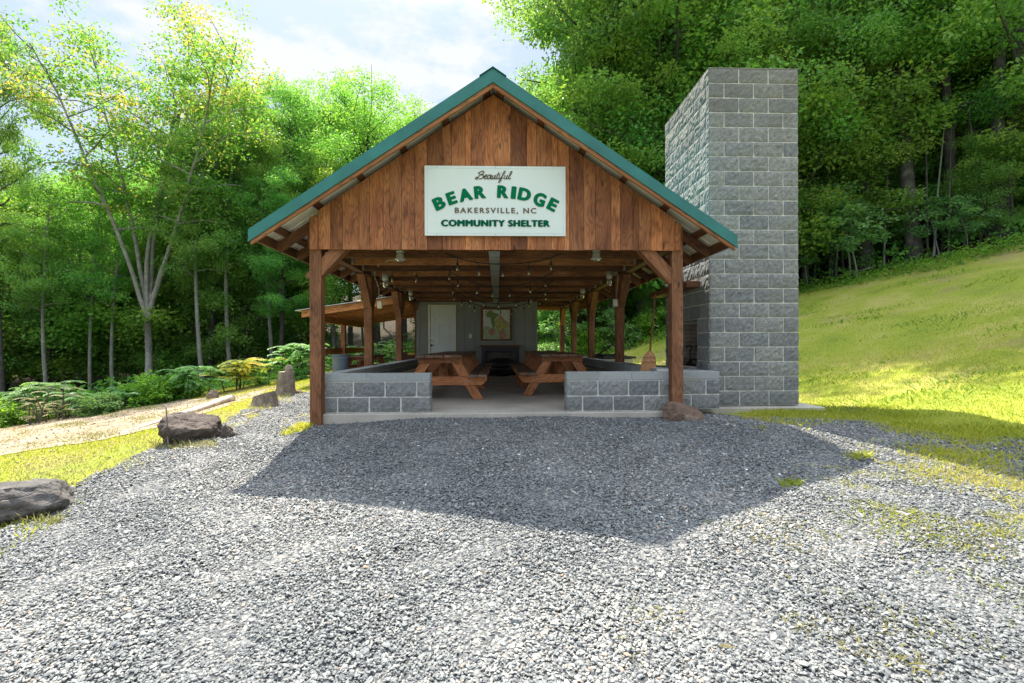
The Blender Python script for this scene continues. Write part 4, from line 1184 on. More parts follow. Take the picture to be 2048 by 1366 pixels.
def conduit(pts, box, lab):
    P_ = [at(*p) for p in pts]
    t = thing('electrical_box', at(*box), lab, 'electrical box', 'round outlet boxes fixed to the second posts')
    b_ = at(*box)
    s = MB(); Q = []
    for i in range(len(P_) - 1):
        a0, a1, a2, a3 = P_[max(i - 1, 0)], P_[i], P_[i + 1], P_[min(i + 2, len(P_) - 1)]
        for u in np.linspace(0, 1, 5, endpoint=False):
            Q.append(.5 * ((2 * a1) + (a2 - a0) * u + (2 * a0 - 5 * a1 + 4 * a2 - a3) * u * u + (3 * a1 - a0 - 3 * a2 + a3) * u ** 3))
    Q.append(P_[-1]); s.tube(Q, .0075, 6); s.build('conduit', M['lamp'], t, smooth=True)
    s = MB(); s.box(b_.x - .045, b_.x + .045, b_.y - .03, b_.y + .03, b_.z - .075, b_.z + .07); s.build('box', M['cream'], t, bevel=.02)
conduit([(806, 519, 6.5), (775, 521, 7.4), (755, 533, 8.2), (750, 552, 8.6), (757, 572, 8.72), (759, 597, 8.72)], (760, 608, 8.72), 'cream outlet box with a looping conduit on the second left post')
conduit([(1226, 523, 8.1), (1236, 530, 8.4), (1236, 555, 8.7), (1233, 598, 8.72)], (1231, 606, 8.72), 'cream outlet box with a straight conduit on the second right post')

bulb_me = None
def string_light(ends, sag, Y_, nb, lab, drop=.13, dY=0.0):
    global bulb_me
    (xa, za), (xb, zb2) = ends
    t = thing('string_light', ((xa + xb) / 2, Y_, 2.1), lab, 'string lights', 'bulb strings hung below the joists')
    f = lambda u: Vector((xa + (xb - xa) * u, Y_ + dY * u + .03 * math.sin(u * 9), za + (zb2 - za) * u - sag * 4 * u * (1 - u)))
    s = MB(); s.tube([f(u) for u in np.linspace(0, 1, 24)], .009, 6); s.build('cable', M['blackcable'], t, smooth=True)
    for k in range(nb):
        u = (k + .5 + random.uniform(-.12, .12)) / nb; p = f(u)
        s = MB(); s.tube([p, (p.x, p.y, p.z - drop + .055)], .006, 5); s.lathe((p.x, p.y, p.z - drop), [(.015, .0), (.018, .02), (.018, .05), (.008, .065)], 10)
        so = s.build('socket', M['blackcable'], t, smooth=True)
        s = MB(); s.lathe((p.x, p.y, p.z - drop), [(.009, .0), (.010, -.010), (.016, -.026), (.017, -.037), (.011, -.052), (.003, -.058)], 10)
        s.build('bulb', M['bulb'], t, smooth=True)
sl = [((-.72, 2.20), (.97, 2.20), .16, 6.9, 5, 'bulb string nearest the gable, sagging shallowly under the first joists'),
      ((-1.9, 2.10), (-.55, 2.14), .05, 7.7, 3, 'short bulb string at the upper left running toward the left beam'),
      ((-.8, 2.15), (1.05, 2.16), .28, 8.2, 6, 'bulb string second from the gable, sagging in front of the centre strip'),
      ((-.95, 2.14), (1.15, 2.14), .36, 9.3, 7, 'bulb string in the middle of the row of sagging strings'),
      ((-1.05, 2.13), (1.25, 2.13), .36, 10.4, 7, 'bulb string second from the back wall under the joists'),
      ((-1.0, 2.11), (1.2, 2.11), .34, 11.6, 7, 'bulb string farthest back, just in front of the storage room')]
for a in sl: string_light((a[0], a[1]), a[2], a[3], a[4], a[5])

# ------------------------------------------------------------------ broom
bt, bb = at(1311, 590, 6.95), at(1297, 735, 6.62)
br = thing('broom', (bb.x, bb.y, 0), 'straw broom with a wooden handle standing by the right low wall', 'broom')
neck = bt.lerp(bb, .78)
foot = Vector((bb.x - .04, bb.y - .02, .30))
s = MB(); s.tube([bt, neck], .013, 8); s.build('handle', M['post'], br, smooth=True)
s = MB(); d = (foot - neck)
prof = [(.0, .022, .018), (.12, .075, .03), (.3, .10, .035), (.6, .115, .04), (1.0, .155, .05)]
vs = []; sides = 14
for t_, a, b_ in prof:
    c_ = neck + d * t_
    for k in range(sides):
        an_ = 2 * PI * k / sides; vs.append((c_.x + a * math.cos(an_), c_.y + b_ * math.sin(an_), c_.z + random.uniform(-.004, .004)))
fs = [(i * sides + k, i * sides + (k + 1) % sides, (i + 1) * sides + (k + 1) % sides, (i + 1) * sides + k) for i in range(len(prof) - 1) for k in range(sides)] + [tuple(range(sides)), tuple(range((len(prof) - 1) * sides, len(prof) * sides))]
s.add(vs, fs, None, .5); s.build('bristles', M['straw'], br)
s = MB()
for t_ in (.2, .33):
    c_ = neck + d * t_; wdt = .092 + t_ * .03
    s.tube([(c_.x + wdt * math.cos(a), c_.y + .042 * math.sin(a), c_.z) for a in np.linspace(0, 2 * PI, 15)], .003, 5, cap=False)
s.build('stitching', M['sbrown'], br)

# ------------------------------------------------------------------ grey can behind the left wall
cp = at(681, 725, 13.0); cz = h1(cp.x, cp.y); ct = at(681, 709, 13.0).z
cn = thing('trash_can', (cp.x, 13.0, cz), 'grey-blue plastic trash can standing behind the left low wall', 'trash can')
rr = (at(699, 720, 13.0).x - at(663, 720, 13.0).x) / 2
s = MB(); hh = ct - cz
s.lathe((cp.x, 13.0, cz), [(rr * .78, 0), (rr * .9, hh * .75), (rr * .93, hh * .83), (rr * .99, hh * .84), (rr * .99, hh * .93), (rr * .95, hh * .94), (rr * .96, hh)], 28)
s.build('body', M['bluegrey'], cn, smooth=False)
s = MB(); s.lathe((cp.x, 13.0, cz + hh), [(rr * 1.0, -.02), (rr * 1.02, 0), (rr * 1.0, .015), (rr * .93, .02)], 28); s.build('rim', M['bluegrey'], cn, smooth=True)

# ------------------------------------------------------------------ steel smoker box at the right
sp0 = at(1182, 735, 10.9); sp1 = at(1254, 735, 10.9); gz_ = h1(3.0, 11)
sm = thing('steel_smoker', ((sp0.x + sp1.x) / 2 + .1, 11.2, gz_), 'stainless steel barbecue smoker box with black top grates behind the right wall', 'smoker')
zt = at(1220, 718, 10.9).z
s = MB(); s.box(max(sp0.x, 2.48), sp1.x + .12, 10.9, 12.1, gz_ + .12, zt); s.build('body', M['steel'], sm, bevel=.01)
s = MB(); s.box(max(sp0.x, 2.48) - .03, sp1.x + .2, 10.82, 12.2, zt + .002, zt + .05); s.build('black_rim', M['black'], sm, bevel=.02)
s = MB(); s.box(2.5, sp1.x, 10.95, 12.0, zt + .055, zt + .075); s.box(2.46, sp1.x - .12, 11.05, 11.95, zt + .08, zt + .1); s.build('grate', M['black'], sm)
for (a, b_, c_) in ((at(1192, 713, 11.3), at(1226, 689, 11.3), 'x'), (at(1222, 712, 11.5), at(1257, 694, 11.5), 'y')):
    s = MB(); s.tube([a, b_, (b_.x + .04, b_.y, b_.z - .07)], .022, 8); s.build('lever', M['black'], sm)
for xx in (2.62, sp1.x):
    s = MB(); s.box(xx - .03, xx + .03, 11.0, 11.06, gz_ - .02, gz_ + .119); s.build('leg', M['black'], sm)

# ------------------------------------------------------------------ lean-to behind at the left
def lt_z(x): return at(738, 600, 12.0).z + .149 * (x - at(738, 600, 12.0).x)
lx0, lx1 = at(603, 600, 12.0).x, -2.42
ln = thing('lean_to_shelter', ((lx0 + lx1) / 2, 14.5, -.3), 'small orange timber lean-to with a low sloping roof beyond the left posts', 'lean-to')
LY0, LY1 = 12.0, 17.0
s = MB()
s.prism([(lx0 - .12, lt_z(lx0 - .12) + .0), (lx1, lt_z(lx1)), (lx1, lt_z(lx1) + .018), (lx0 - .12, lt_z(lx0 - .12) + .018)], 1, LY0 - .08, LY1 + .1); s.build('roof_sheet', M['galv'], ln)
for (ya, yb) in ((LY0, LY0 + .04), (LY1 - .04, LY1)):
    s = MB(); s.prism([(lx0, lt_z(lx0) - .004), (lx1, lt_z(lx1) - .004), (lx1, lt_z(lx1) - .175), (lx0, lt_z(lx0) - .175)], 1, ya, yb, .7, grain=lambda vs: [(v[2] - .15 * v[0], v[1], v[0]) for v in vs]); s.build('fascia', M['orange'], ln, bevel=.003)
for k in range(9):
    y_ = LY0 + .5 + k * .5
    s = MB(); s.prism([(lx0 + .05, lt_z(lx0 + .05) - .03), (lx1, lt_z(lx1) - .03), (lx1, lt_z(lx1) - .15), (lx0 + .05, lt_z(lx0 + .05) - .15)], 1, y_, y_ + .04, None, grain=lambda vs: [(v[2] - .15 * v[0], v[1], v[0]) for v in vs]); s.build('rafter', M['orange'], ln)
s = MB(); s.box(lx0 + .04, lx1, LY0 + .041, LY1 - .041, 0, .02, along=0)
s.v = [(v[0], v[1], v[2] + lt_z(v[0]) - .028) for v in s.v]; s.build('roof_deck', M['orange'], ln)
bxx = at(686, 690, 14.0).x
for y_ in (12.05, 14.0, 16.6):
    s = MB(); s.box(bxx - .06, bxx + .06, y_, y_ + .12, h1(bxx, y_) - .05, lt_z(bxx) - .34); s.build('post', M['orange'], ln, bevel=.005)
s = MB(); s.box(bxx - .05, bxx + .05, LY0 - .1, LY1 + .15, lt_z(bxx) - .338, lt_z(bxx) - .155, along=1); s.build('beam', M['orange'], ln, bevel=.005)
rzl = at(686, 701, 14.0).z
s = MB(); s.box(bxx - .09, bxx - .061, 12.0, 16.75, rzl - .08, rzl + .09, along=1); s.build('rail', M['orange'], ln, bevel=.004)
lt_t = picnic_table((-3.75, 12.9, h1(-3.75, 13.5) + .0), 'orange picnic table under the lean-to behind the grey-blue trash can', 1.8)
yb_ = at(822, 703, 14.6)
yt = thing('storage_bin', (yb_.x, 14.6, yb_.z - .45), 'brown wooden bin with a yellow lid edge beside the grey storage room', 'bin')
s = MB(); s.box(yb_.x - .32, yb_.x + .5, 14.6, 15.0, h1(yb_.x, 14.7), yb_.z - .03, along=0); s.build('body', M['dark'], yt, bevel=.01)
s = MB(); s.box(yb_.x - .1, yb_.x + .12, 14.57, 14.598, yb_.z - .09, yb_.z - .03); s.build('yellow_label', M['yellow'], yt, bevel=.01)
s = MB(); s.box(yb_.x - .35, yb_.x + .52, 14.55, 15.03, yb_.z + .08, yb_.z + .11, along=0); s.box(yb_.x - .3, yb_.x - .26, 14.7, 14.74, yb_.z - .03, yb_.z + .08); s.box(yb_.x + .2, yb_.x + .24, 14.7, 14.74, yb_.z - .03, yb_.z + .08); s.build('lid', M['post'], yt)

# ------------------------------------------------------------------ rocks, stumps, logs
def rock(name, px0, px1, pyt, pyb, material, label, seed, depth=.7, flat=.0, ytop=None, shape=None, amp=.22, cat='rock', group=None):
    pb = gnd((px0 + px1) / 2, pyb); Yc = pb.y + .05
    W = (at(px1, pyb, Yc).x - at(px0, pyb, Yc).x) * .9
    top = at((px0 + px1) / 2, pyt, Yc + W * depth * .25).z
    z0 = h1(pb.x, Yc + W * depth * .5); Hh = top - h1(pb.x, pb.y)
    import bmesh
    bm = bmesh.new(); bmesh.ops.create_icosphere(bm, subdivisions=5, radius=1.0)
    cy = Yc + W * depth * .5; cx = at((px0 + px1) / 2, pyb, Yc + W * depth * .3).x
    off = Vector((seed * 7.3, seed * 3.1, seed * 5.7))
    for v in bm.verts:
        c_ = v.co.copy()
        # facet towards a few random planes for a broken-stone outline
        k = 1.0
        for i in range(14):
            a = random_planes[(seed * 9 + i) % len(random_planes)]
            dd = c_.dot(a[0])
            if dd > a[1]: c_ -= a[0] * (dd - a[1]) * .85
        nz = mnoise.fractal(c_ * 1.3 + off, 1.0, 2.0, 5) * amp + mnoise.fractal(c_ * 5 + off, 1.0, 2.0, 4) * amp * .25
        rg = 1 - abs(mnoise.noise(c_ * 2.6 + off * 2)) * 2.2; rg = max(0, rg) ** 4
        rg2 = 1 - abs(mnoise.noise(c_ * 6.5 + off)) * 2.2; rg2 = max(0, rg2) ** 3
        c_ *= 1 + nz - .07 * rg - .025 * rg2
        if shape: c_ = shape(c_)
        v.co = Vector((c_.x * W * .60, c_.y * W * depth * .60, c_.z * Hh * .88 + Hh * .26))
    bm.transform(Matrix.Translation((0, 0, 0)))
    me = bpy.data.meshes.new(name); bm.to_mesh(me); bm.free()
    me.polygons.foreach_set('use_smooth', [True] * len(me.polygons)); me.materials.append(material)
    o = link(name, me, loc=(cx, cy, h1(pb.x, pb.y))); return tag(o, label, cat, group)
_r = random.Random(3)
random_planes = []
for i in range(60):
    v_ = Vector((_r.gauss(0, 1), _r.gauss(0, 1), _r.gauss(0, 1))).normalized(); random_planes.append((v_, _r.uniform(.52, .82)))
rock('boulder', -125, 150, 952, 1062, M['rock2'], 'large grey boulder with a flat sloping top at the left edge of the gravel', 1, .8, amp=.16,
     shape=lambda c: Vector((c.x, c.y, min(c.z, .62 - .05 * c.x) * (1.0 if c.x < .5 else 1.0))))
rock('boulder', 301, 434, 829, 893, M['rock'], 'dark brown cracked boulder at the gravel edge left of the shelter', 2, .7, amp=.18)
rock('rock', 430, 468, 850, 882, M['rock'], 'small dark rock just right of the brown cracked boulder', 4, .8, amp=.2)
rock('rock', 1315, 1413, 806, 849, M['rock3'], 'flat reddish rock leaning at the foot of the right front post', 5, .62, amp=.13)
rock('rock', 585, 604, 779, 789, M['rock3'], 'small reddish rock beside the tall stump on the grass', 3, .8, amp=.2)
rock('root_clump', 411, 436, 780, 797, M['stump'], 'small broken root clump behind the pale log', 6, .8, amp=.5, cat='root')

def stump(px0, px1, pyt, pyb, label, lean=0.0, extra=False, topmat='cutwood', slant=.0):
    pb = gnd((px0 + px1) / 2, pyb); Yc = pb.y + .1
    r_ = (at(px1, pyb, Yc).x - at(px0, pyb, Yc).x) / 2; z0 = pb.z - .04; zt_ = at((px0 + px1) / 2, pyt, Yc).z
    t = thing('tree_stump', (pb.x, Yc, z0), label, 'stump')
    s = MB(); n_ = 26; vs = []; lv = 9
    for j in range(lv):
        u = j / (lv - 1)
        for k in range(n_):
            a = 2 * PI * k / n_
            rr_ = r_ * (1.0 - .22 * u + .16 * (1 - u) ** 3) * (1 + .10 * math.sin(3 * a + 1) + .05 * math.sin(7 * a) + random.uniform(-.03, .03))
            vs.append((pb.x + rr_ * math.cos(a) + lean * u, Yc + rr_ * math.sin(a), z0 + (zt_ - z0) * u + slant * math.cos(a) * u))
    fs = [(i * n_ + k, i * n_ + (k + 1) % n_, (i + 1) * n_ + (k + 1) % n_, (i + 1) * n_ + k) for i in range(lv - 1) for k in range(n_)]
    s.add(vs, fs, None, .5); s.build('bark', M['stump'], t, smooth=True)
    s = MB(); s.add([(v[0], v[1], v[2] + .001) for v in vs[-n_:]], [tuple(range(n_))], None, .5); s.build('cut_face', M[topmat], t)
    if extra:
        s = MB(); cx_, cy_ = pb.x + lean + r_ * .3, Yc
        s.tube([(cx_, cy_, zt_ - .05), (cx_ + .01, cy_, zt_ + .08), (cx_ + .01, cy_, zt_ + .14)], [.085, .075, .05], 9); s.build('top_chunk', M['stump'], t)
stump(547, 582, 742, 790, 'tall pale grey stump with a wood chunk left on its cut top', .03, True)
stump(497, 548, 786, 813, 'short dark stump in front of the tall pale stump', .0, False, 'grey_wood', .05)
def log(p0, p1, r0, r1, name, label, material, cat='log', sides=12, n_=10, wob=.03):
    a, b_ = gnd(*p0), gnd(*p1); pts = []; rr_ = []
    for k in range(n_):
        u = k / (n_ - 1); q = a.lerp(b_, u)
        r_ = r0 + (r1 - r0) * u
        pts.append(Vector((q.x + wob * math.sin(u * 5), q.y + wob * math.cos(u * 7), h1(q.x, q.y) + r_ * .75))); rr_.append(r_ * (1 + .06 * math.sin(k * 2.3)))
    mid = pts[n_ // 2]
    s = MB(); s.tube(pts, rr_, sides); o = s.build(name, material, origin=(mid.x, mid.y, mid.z - r0), smooth=True); tag(o, label, cat)
log((352, 834), (464, 802), .055, .085, 'fallen_log', 'pale bare log lying on the grass behind the dark boulder', M['log'])
log((235, 868), (345, 838), .02, .035, 'fallen_branch', 'thin pale branch lying across the sandy track', M['log'], 'branch')
log((479, 833), (520, 823), .02, .025, 'fallen_branch', 'short brown stick lying at the gravel edge below the short stump', M['stump'], 'stick')
log((1690, 553), (1755, 537), .03, .04, 'fallen_branch', 'thin grey branch lying on the grass slope below the curved trunk', M['log'], 'branch')
p = gnd(336, 893)
s = MB(); s.tube([p, (p.x - .01, p.y, p.z + .25), (p.x - .025, p.y, p.z + .46)], [.009, .008, .006], 7); o = s.build('wooden_stake', M['grey_wood'], origin=p)
tag(o, 'thin upright wooden stake in front of the dark brown boulder', 'stake')

# ------------------------------------------------------------------ foliage generators
def leaf_quads(C, D, Nn, size, ratio=.55, fold=.18):
    """leaves at C pointing along D with normal Nn"""
    D = D / (np.linalg.norm(D, axis=1, keepdims=True) + 1e-9)
    S_ = np.cross(Nn, D); S_ /= (np.linalg.norm(S_, axis=1, keepdims=True) + 1e-9)
    U = np.cross(D, S_)
    L = size[:, None]; w = L * ratio / 2
    v = np.stack([C, C + D * L * .45 + S_ * w + U * w * fold, C + D * L - U * L * .12, C + D * L * .45 - S_ * w + U * w * fold], 1)
    return v.reshape(-1, 3)
def quad_faces(N): return np.arange(N * 4).reshape(N, 4)

def leaf_cloud(centers, radii, n_per, size, g, flat=.45, up=.9, tone_c=None, ratio=.6):
    M_ = len(centers); idx = np.repeat(np.arange(M_), n_per); N = len(idx)
    off = g.normal(0, 1, (N, 3)); off /= np.linalg.norm(off, axis=1, keepdims=True); off *= (g.random((N, 1)) ** .45)
    off[:, 2] *= flat
    C = centers[idx] + off * radii[idx, None]
    D = off * [1, 1, .4] + g.normal(0, .5, (N, 3)); D[:, 2] -= .25
    Nn = g.normal(0, .6, (N, 3)); Nn[:, 2] += up
    sz = size * g.uniform(.65, 1.25, N)
    tc = (tone_c[idx] if tone_c is not None else .5)
    tone = np.clip(tc + g.normal(0, .17, N), 0, 1)
    return leaf_quads(C, D, Nn, sz, ratio), np.repeat(tone, 4), N

def tree_proto(seed, Hh=14, spread=3.2, first=.25, limbs=26, leafN=15000, leaf=.15, leaf_m='leaf', bark='bark', r0=.16, vase=False, tip=0.0, curve=.25, cl_r=.62, up_angle=.75, bend=None, top_r=.25):
    """returns (trunk mesh, crown mesh) with the base at the origin"""
    g = np.random.default_rng(seed); rnd = random.Random(seed)
    s = MB(); tips = []; trad = []
    def curve_pts(p, d, L, n_, droop=0.0, wob=.12):
        pts = [Vector(p)]; d = Vector(d).normalized(); st = L / n_
        for _ in range(n_):
            d = (d + Vector((rnd.gauss(0, wob), rnd.gauss(0, wob), rnd.gauss(0, wob) - droop))).normalized(); pts.append(pts[-1] + d * st)
        return pts
    trunks = []
    if vase:
        fk = Vector((0, 0, Hh * .2)); s.tube([(0, 0, -.3), (.03, .0, Hh * .1), fk], [r0 * 1.25, r0 * 1.05, r0], 10)
        for a, lean_, ln_ in ((2.9, .30, .76), (2.2, .06, .88), (0.2, .24, .78), (1.2, .15, .66), (3.5, .52, .66), (5.9, .42, .66)):
            d0 = Vector((math.cos(a) * lean_ * .5, math.sin(a) * lean_ * .4, 1))
            pts = [fk]; n_ = 12; d = d0.normalized()
            for i in range(n_):
                d = (d + Vector((math.cos(a) * lean_ * .055, math.sin(a) * lean_ * .05, 0)) + Vector((rnd.gauss(0, .05), rnd.gauss(0, .05), 0))).normalized(); pts.append(pts[-1] + d * Hh * ln_ / n_)
            s.tube(pts, [r0 * .62 * (1 - i / (n_ + .5)) + .015 for i in range(len(pts))], 8)
            trunks.append((pts, .35))
    else:
        n_ = 14; pts = []
        ph = rnd.uniform(0, 6)
        for i in range(n_ + 1):
            u = i / n_
            x, y = curve * math.sin(u * 3.1 + ph) - curve * math.sin(ph), curve * math.cos(u * 2.3 + ph) - curve * math.cos(ph)
            if bend: x += bend(u)
            pts.append(Vector((x, y, u * Hh * .93 - (.3 if i == 0 else 0))))
        s.tube(pts, [r0 * (1.25 if i == 0 else 1) * (1 - .9 * (i / n_) ** 1.1) + .01 for i in range(n_ + 1)], 9)
        trunks.append((pts, first))
    for pts, fst in trunks:
        m_ = limbs if not vase else limbs // len(trunks)
        for k in range(m_):
            u = fst + (1 - fst) * ((k + rnd.random()) / m_)
            i = min(int(u * (len(pts) - 1)), len(pts) - 2); f = u * (len(pts) - 1) - i
            p = pts[i].lerp(pts[i + 1], f)
            az = k * 2.4 + rnd.uniform(-.5, .5)
            w = (u - fst) / (1 - fst)
            env = math.sin(PI * min(1, (w * .82 + .18))) ** .6 if not vase else (.35 + .5 * math.sin(PI * w))
            L = spread * env * rnd.uniform(.65, 1.12) + top_r
            el = up_angle * (.5 + .7 * w)
            d = Vector((math.cos(az), math.sin(az), math.tan(el) * .8))
            lp = curve_pts(p, d, L, 6, .03, .14)
            br0 = max(.012, r0 * .38 * (1 - u) + .018)
            s.tube(lp, [br0 * (1 - j / 6.5) + .004 for j in range(7)], 5, cap=False)
            nt = max(3, int(L * 2.6))
            for q in range(nt):
                t = rnd.uniform(.3, 1.0); j = min(int(t * 6), 5); pp = lp[j].lerp(lp[j + 1], t * 6 - j)
                a2 = rnd.uniform(0, 2 * PI); l2 = rnd.uniform(.25, .85)
                tp_ = curve_pts(pp, (math.cos(a2), math.sin(a2), rnd.uniform(0, .7)), l2, 3, .04, .2)
                if q % 2 == 0: s.tube(tp_, [.009, .007, .005, .003], 4, cap=False)
                tips.append(tp_[-1]); trad.append(cl_r * rnd.uniform(.6, 1.25))
    C = np.array([tuple(t) for t in tips]); Rr = np.array(trad)
    n_per = max(6, int(leafN / len(C)))
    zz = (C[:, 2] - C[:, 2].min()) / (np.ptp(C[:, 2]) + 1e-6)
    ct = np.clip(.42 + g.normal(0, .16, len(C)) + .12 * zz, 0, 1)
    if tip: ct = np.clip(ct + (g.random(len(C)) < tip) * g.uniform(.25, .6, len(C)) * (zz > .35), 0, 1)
    V, T, N = leaf_cloud(C, Rr, n_per, leaf, g, flat=.72, up=.55, tone_c=ct)
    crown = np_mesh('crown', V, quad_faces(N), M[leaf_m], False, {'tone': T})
    tm = bpy.data.meshes.new('trunk'); tm.from_pydata([tuple(v) for v in s.v], [], s.f); tm.materials.append(M[bark])
    tm.polygons.foreach_set('use_smooth', [True] * len(s.f)); tm.update()
    return tm, crown, Hh

PR = {}
PR['maple'] = tree_proto(11, 14, 3.3, .20, 36, 36000, .115, 'leaf', 'bark', .15)
PR['maple2'] = tree_proto(12, 15, 3.0, .30, 34, 34000, .115, 'leaf_deep', 'darkbark', .17)
PR['bright'] = tree_proto(13, 13, 3.1, .22, 36, 34000, .12, 'leaf_bright', 'bark', .13)
PR['slender'] = tree_proto(14, 14, 2.1, .42, 28, 22000, .105, 'leaf', 'palebark', .10, curve=.35)
PR['tall'] = tree_proto(15, 17, 3.6, .42, 36, 36000, .12, 'leaf_deep', 'bark', .2)
PR['round'] = tree_proto(16, 13, 3.6, .42, 36, 36000, .105, 'leaf_bright', 'darkbark', .16, up_angle=.9, top_r=1.0)
PR['edge'] = tree_proto(17, 8, 2.4, .08, 32, 24000, .12, 'leaf', 'bark', .08)
PR['edge2'] = tree_proto(18, 6.5, 2.3, .06, 30, 22000, .13, 'leaf_deep', 'darkbark', .06)
PR['edge_bright'] = tree_proto(27, 7.5, 2.5, .08, 32, 24000, .12, 'leaf_bright', 'bark', .07)
PR['high'] = tree_proto(28, 27, 4.6, .62, 40, 40000, .15, 'leaf', 'bark', .3, cl_r=.9, top_r=1.5)
PR['sapling'] = tree_proto(19, 4.2, 1.1, .35, 12, 1900, .17, 'leaf_shrub', 'palebark', .028, cl_r=.42)
PR['hero'] = tree_proto(21, 14.6, 2.7, .3, 80, 30000, .12, 'leaf_gold', 'palebark', .10, vase=True, tip=.2, cl_r=.62)
PR['curved'] = tree_proto(22, 17, 3.8, .36, 32, 34000, .125, 'leaf', 'bark', .27, curve=.1, bend=lambda u: -1.1 * math.sin(min(u * 2.2, 1.57)) + .4 * u)

def plant_tree(kind, x, y, top=None, sc=None, label='', cat='tree', group=None, name='tree', rot=None, wide=1.0, dz=-.05):
    tm, cm, Hh = PR[kind]; z = h1(x, y) + dz
    if top is not None: sc = (top - z) / Hh
    r = bpy.data.objects.new(name, None); col.objects.link(r); r.location = (x, y, z); r.rotation_euler = (0, 0, random.uniform(0, 2 * PI) if rot is None else rot)
    r.scale = (sc * wide, sc * wide, sc)
    for nm, me in (('trunk', tm), ('crown', cm)):
        o = bpy.data.objects.new(nm, me); col.objects.link(o); o.parent = r
    tag(r, label, cat, group); return r
def pix_tree(kind, px_, Y_, topy, label, **kw):
    p = at(px_, 690, Y_); tz = at(px_, topy, Y_).z
    return plant_tree(kind, p.x, Y_, top=tz, label=label, **kw)

GL, GR_ = 'trees of the wood left of the shelter', 'trees of the wood right of the shelter'
pix_tree('hero', 296, 20.6, 30, 'tall vase-shaped tree with pale forked trunks and orange-tinged leaf tips at the left', group=GL, rot=.25, wide=1.12)
pix_tree('tall', 5, 20.0, 0, 'dark-trunked tall tree at the far left edge, its crown cut by the frame', group=GL, wide=.55)
pix_tree('slender', 96, 20.2, 330, 'slender pale-stemmed tree between the far left tree and the forked tree', group=GL)
pix_tree('slender', 405, 20.6, 230, 'slender pale-stemmed tree just right of the forked tree', group=GL)
pix_tree('slender', 462, 21.5, 215, 'slender pale-stemmed tree above the yellow shrub', group=GL)
pix_tree('slender', 545, 22.5, 240, 'slender pale-stemmed tree above the tall grey stump', group=GL)
pix_tree('slender', 225, 21.2, 330, 'slender pale stem immediately left of the forked tree', group=GL)
pix_tree('slender', 180, 21, 290, 'straight thin-trunked tree just left of the forked pale tree', group=GL, wide=.8)
pix_tree('bright', 120, 26, 330, 'bright green tree low behind the slender pale stem', group=GL)
pix_tree('maple2', 420, 22.5, 185, 'dark green tree just right of the forked pale tree', group=GL, wide=.85)
pix_tree('maple', 500, 24, 150, 'tall narrow tree whose crown tops out left of the roof slope', group=GL, wide=.75)
pix_tree('maple', 590, 25, 145, 'tall narrow tree next to the gap of sky left of the roof', group=GL, wide=.75)
pix_tree('round', 755, 25.5, 205, 'broad round-crowned tree standing above the left roof slope', group=GL, wide=1.1)
pix_tree('maple2', 455, 26, 175, 'mid-green tree filling the skyline right of the orange-tinged crown', group=GL, wide=.8)
pix_tree('maple2', 545, 27, 150, 'dark mid-green tree with its top beside the bright cloud left of the roof', group=GL, wide=.8)
pix_tree('maple', 615, 27.5, 185, 'green tree at the dip in the skyline left of the round-crowned tree', group=GL, wide=.75)
pix_tree('maple', 700, 27, 165, 'green tree overlapping the left side of the round-crowned tree', group=GL, wide=.8)
pix_tree('round', 810, 27.5, 225, 'second round-crowned tree, overlapping the first above the roof slope', group=GL, wide=.9)
pix_tree('slender', 660, 28, 190, 'thin tree in the gap beside the round-crowned tree', group=GL)
pix_tree('bright', 845, 29, 220, 'light green tree low behind the round crown, touching the roof slope', group=GL)
pix_tree('bright', 670, 23, 300, 'bright green tree low behind the left roof eave', group=GL)
pix_tree('maple2', 560, 21.5, 330, 'shaded tree behind the left eave of the shelter', group=GL)
pix_tree('edge', 480, 23.6, 430, 'low leafy tree behind the tall grey stump', group=GL)
pix_tree('edge2', 590, 25, 520, 'low dark tree directly left of the left front post', group=GL)
pix_tree('tall', 1235, 20.8, -380, 'large dark leafy tree rising behind the right roof slope beside the sky', group=GR_, wide=1.02)
pix_tree('maple2', 1165, 22.5, -260, 'dark green tree whose left side meets the open sky above the ridge', group=GR_, wide=.8)
pix_tree('bright', 1100, 26.5, 165, 'small tree showing just over the right roof slope near the ridge', group=GR_)
pix_tree('maple', 1370, 18.9, -420, 'leafy tree rising directly behind the block chimney', group=GR_)
pix_tree('bright', 1480, 17.5, 35, 'bright green tree showing over the top of the block chimney', group=GR_)
pix_tree('maple', 1580, 19, -420, 'tall tree behind the right edge of the chimney', group=GR_)
pix_tree('bright', 1690, 18.0, -400, 'bright green tree between the chimney and the curved grey trunk', group=GR_)
pix_tree('curved', 1832, 15.7, -330, 'large tree with a thick curved grey trunk at the top of the grass slope', group=GR_, rot=0)
pix_tree('tall', 1912, 15.6, -420, 'tall tree with a straight trunk among thin stems right of the curved trunk', group=GR_)
pix_tree('bright', 2010, 14.6, -520, 'bright green tree at the right edge of the photo', group=GR_)
pix_tree('edge', 1960, 14.6, 280, 'low leafy tree overhanging the slope near the right edge', group=GR_)
pix_tree('edge2', 1640, 19, 330, 'low dark tree right beside the chimney edge', group=GR_)
pix_tree('edge2', 1740, 17.5, 300, 'low dark tree left of the curved grey trunk', group=GR_)
pix_tree('edge', 1085, 21.2, 560, 'low leafy tree seen between the right back posts of the shelter', group=GR_)
pix_tree('edge', 1300, 19.6, 540, 'low tree seen between the broom and the second right post', group=GR_)
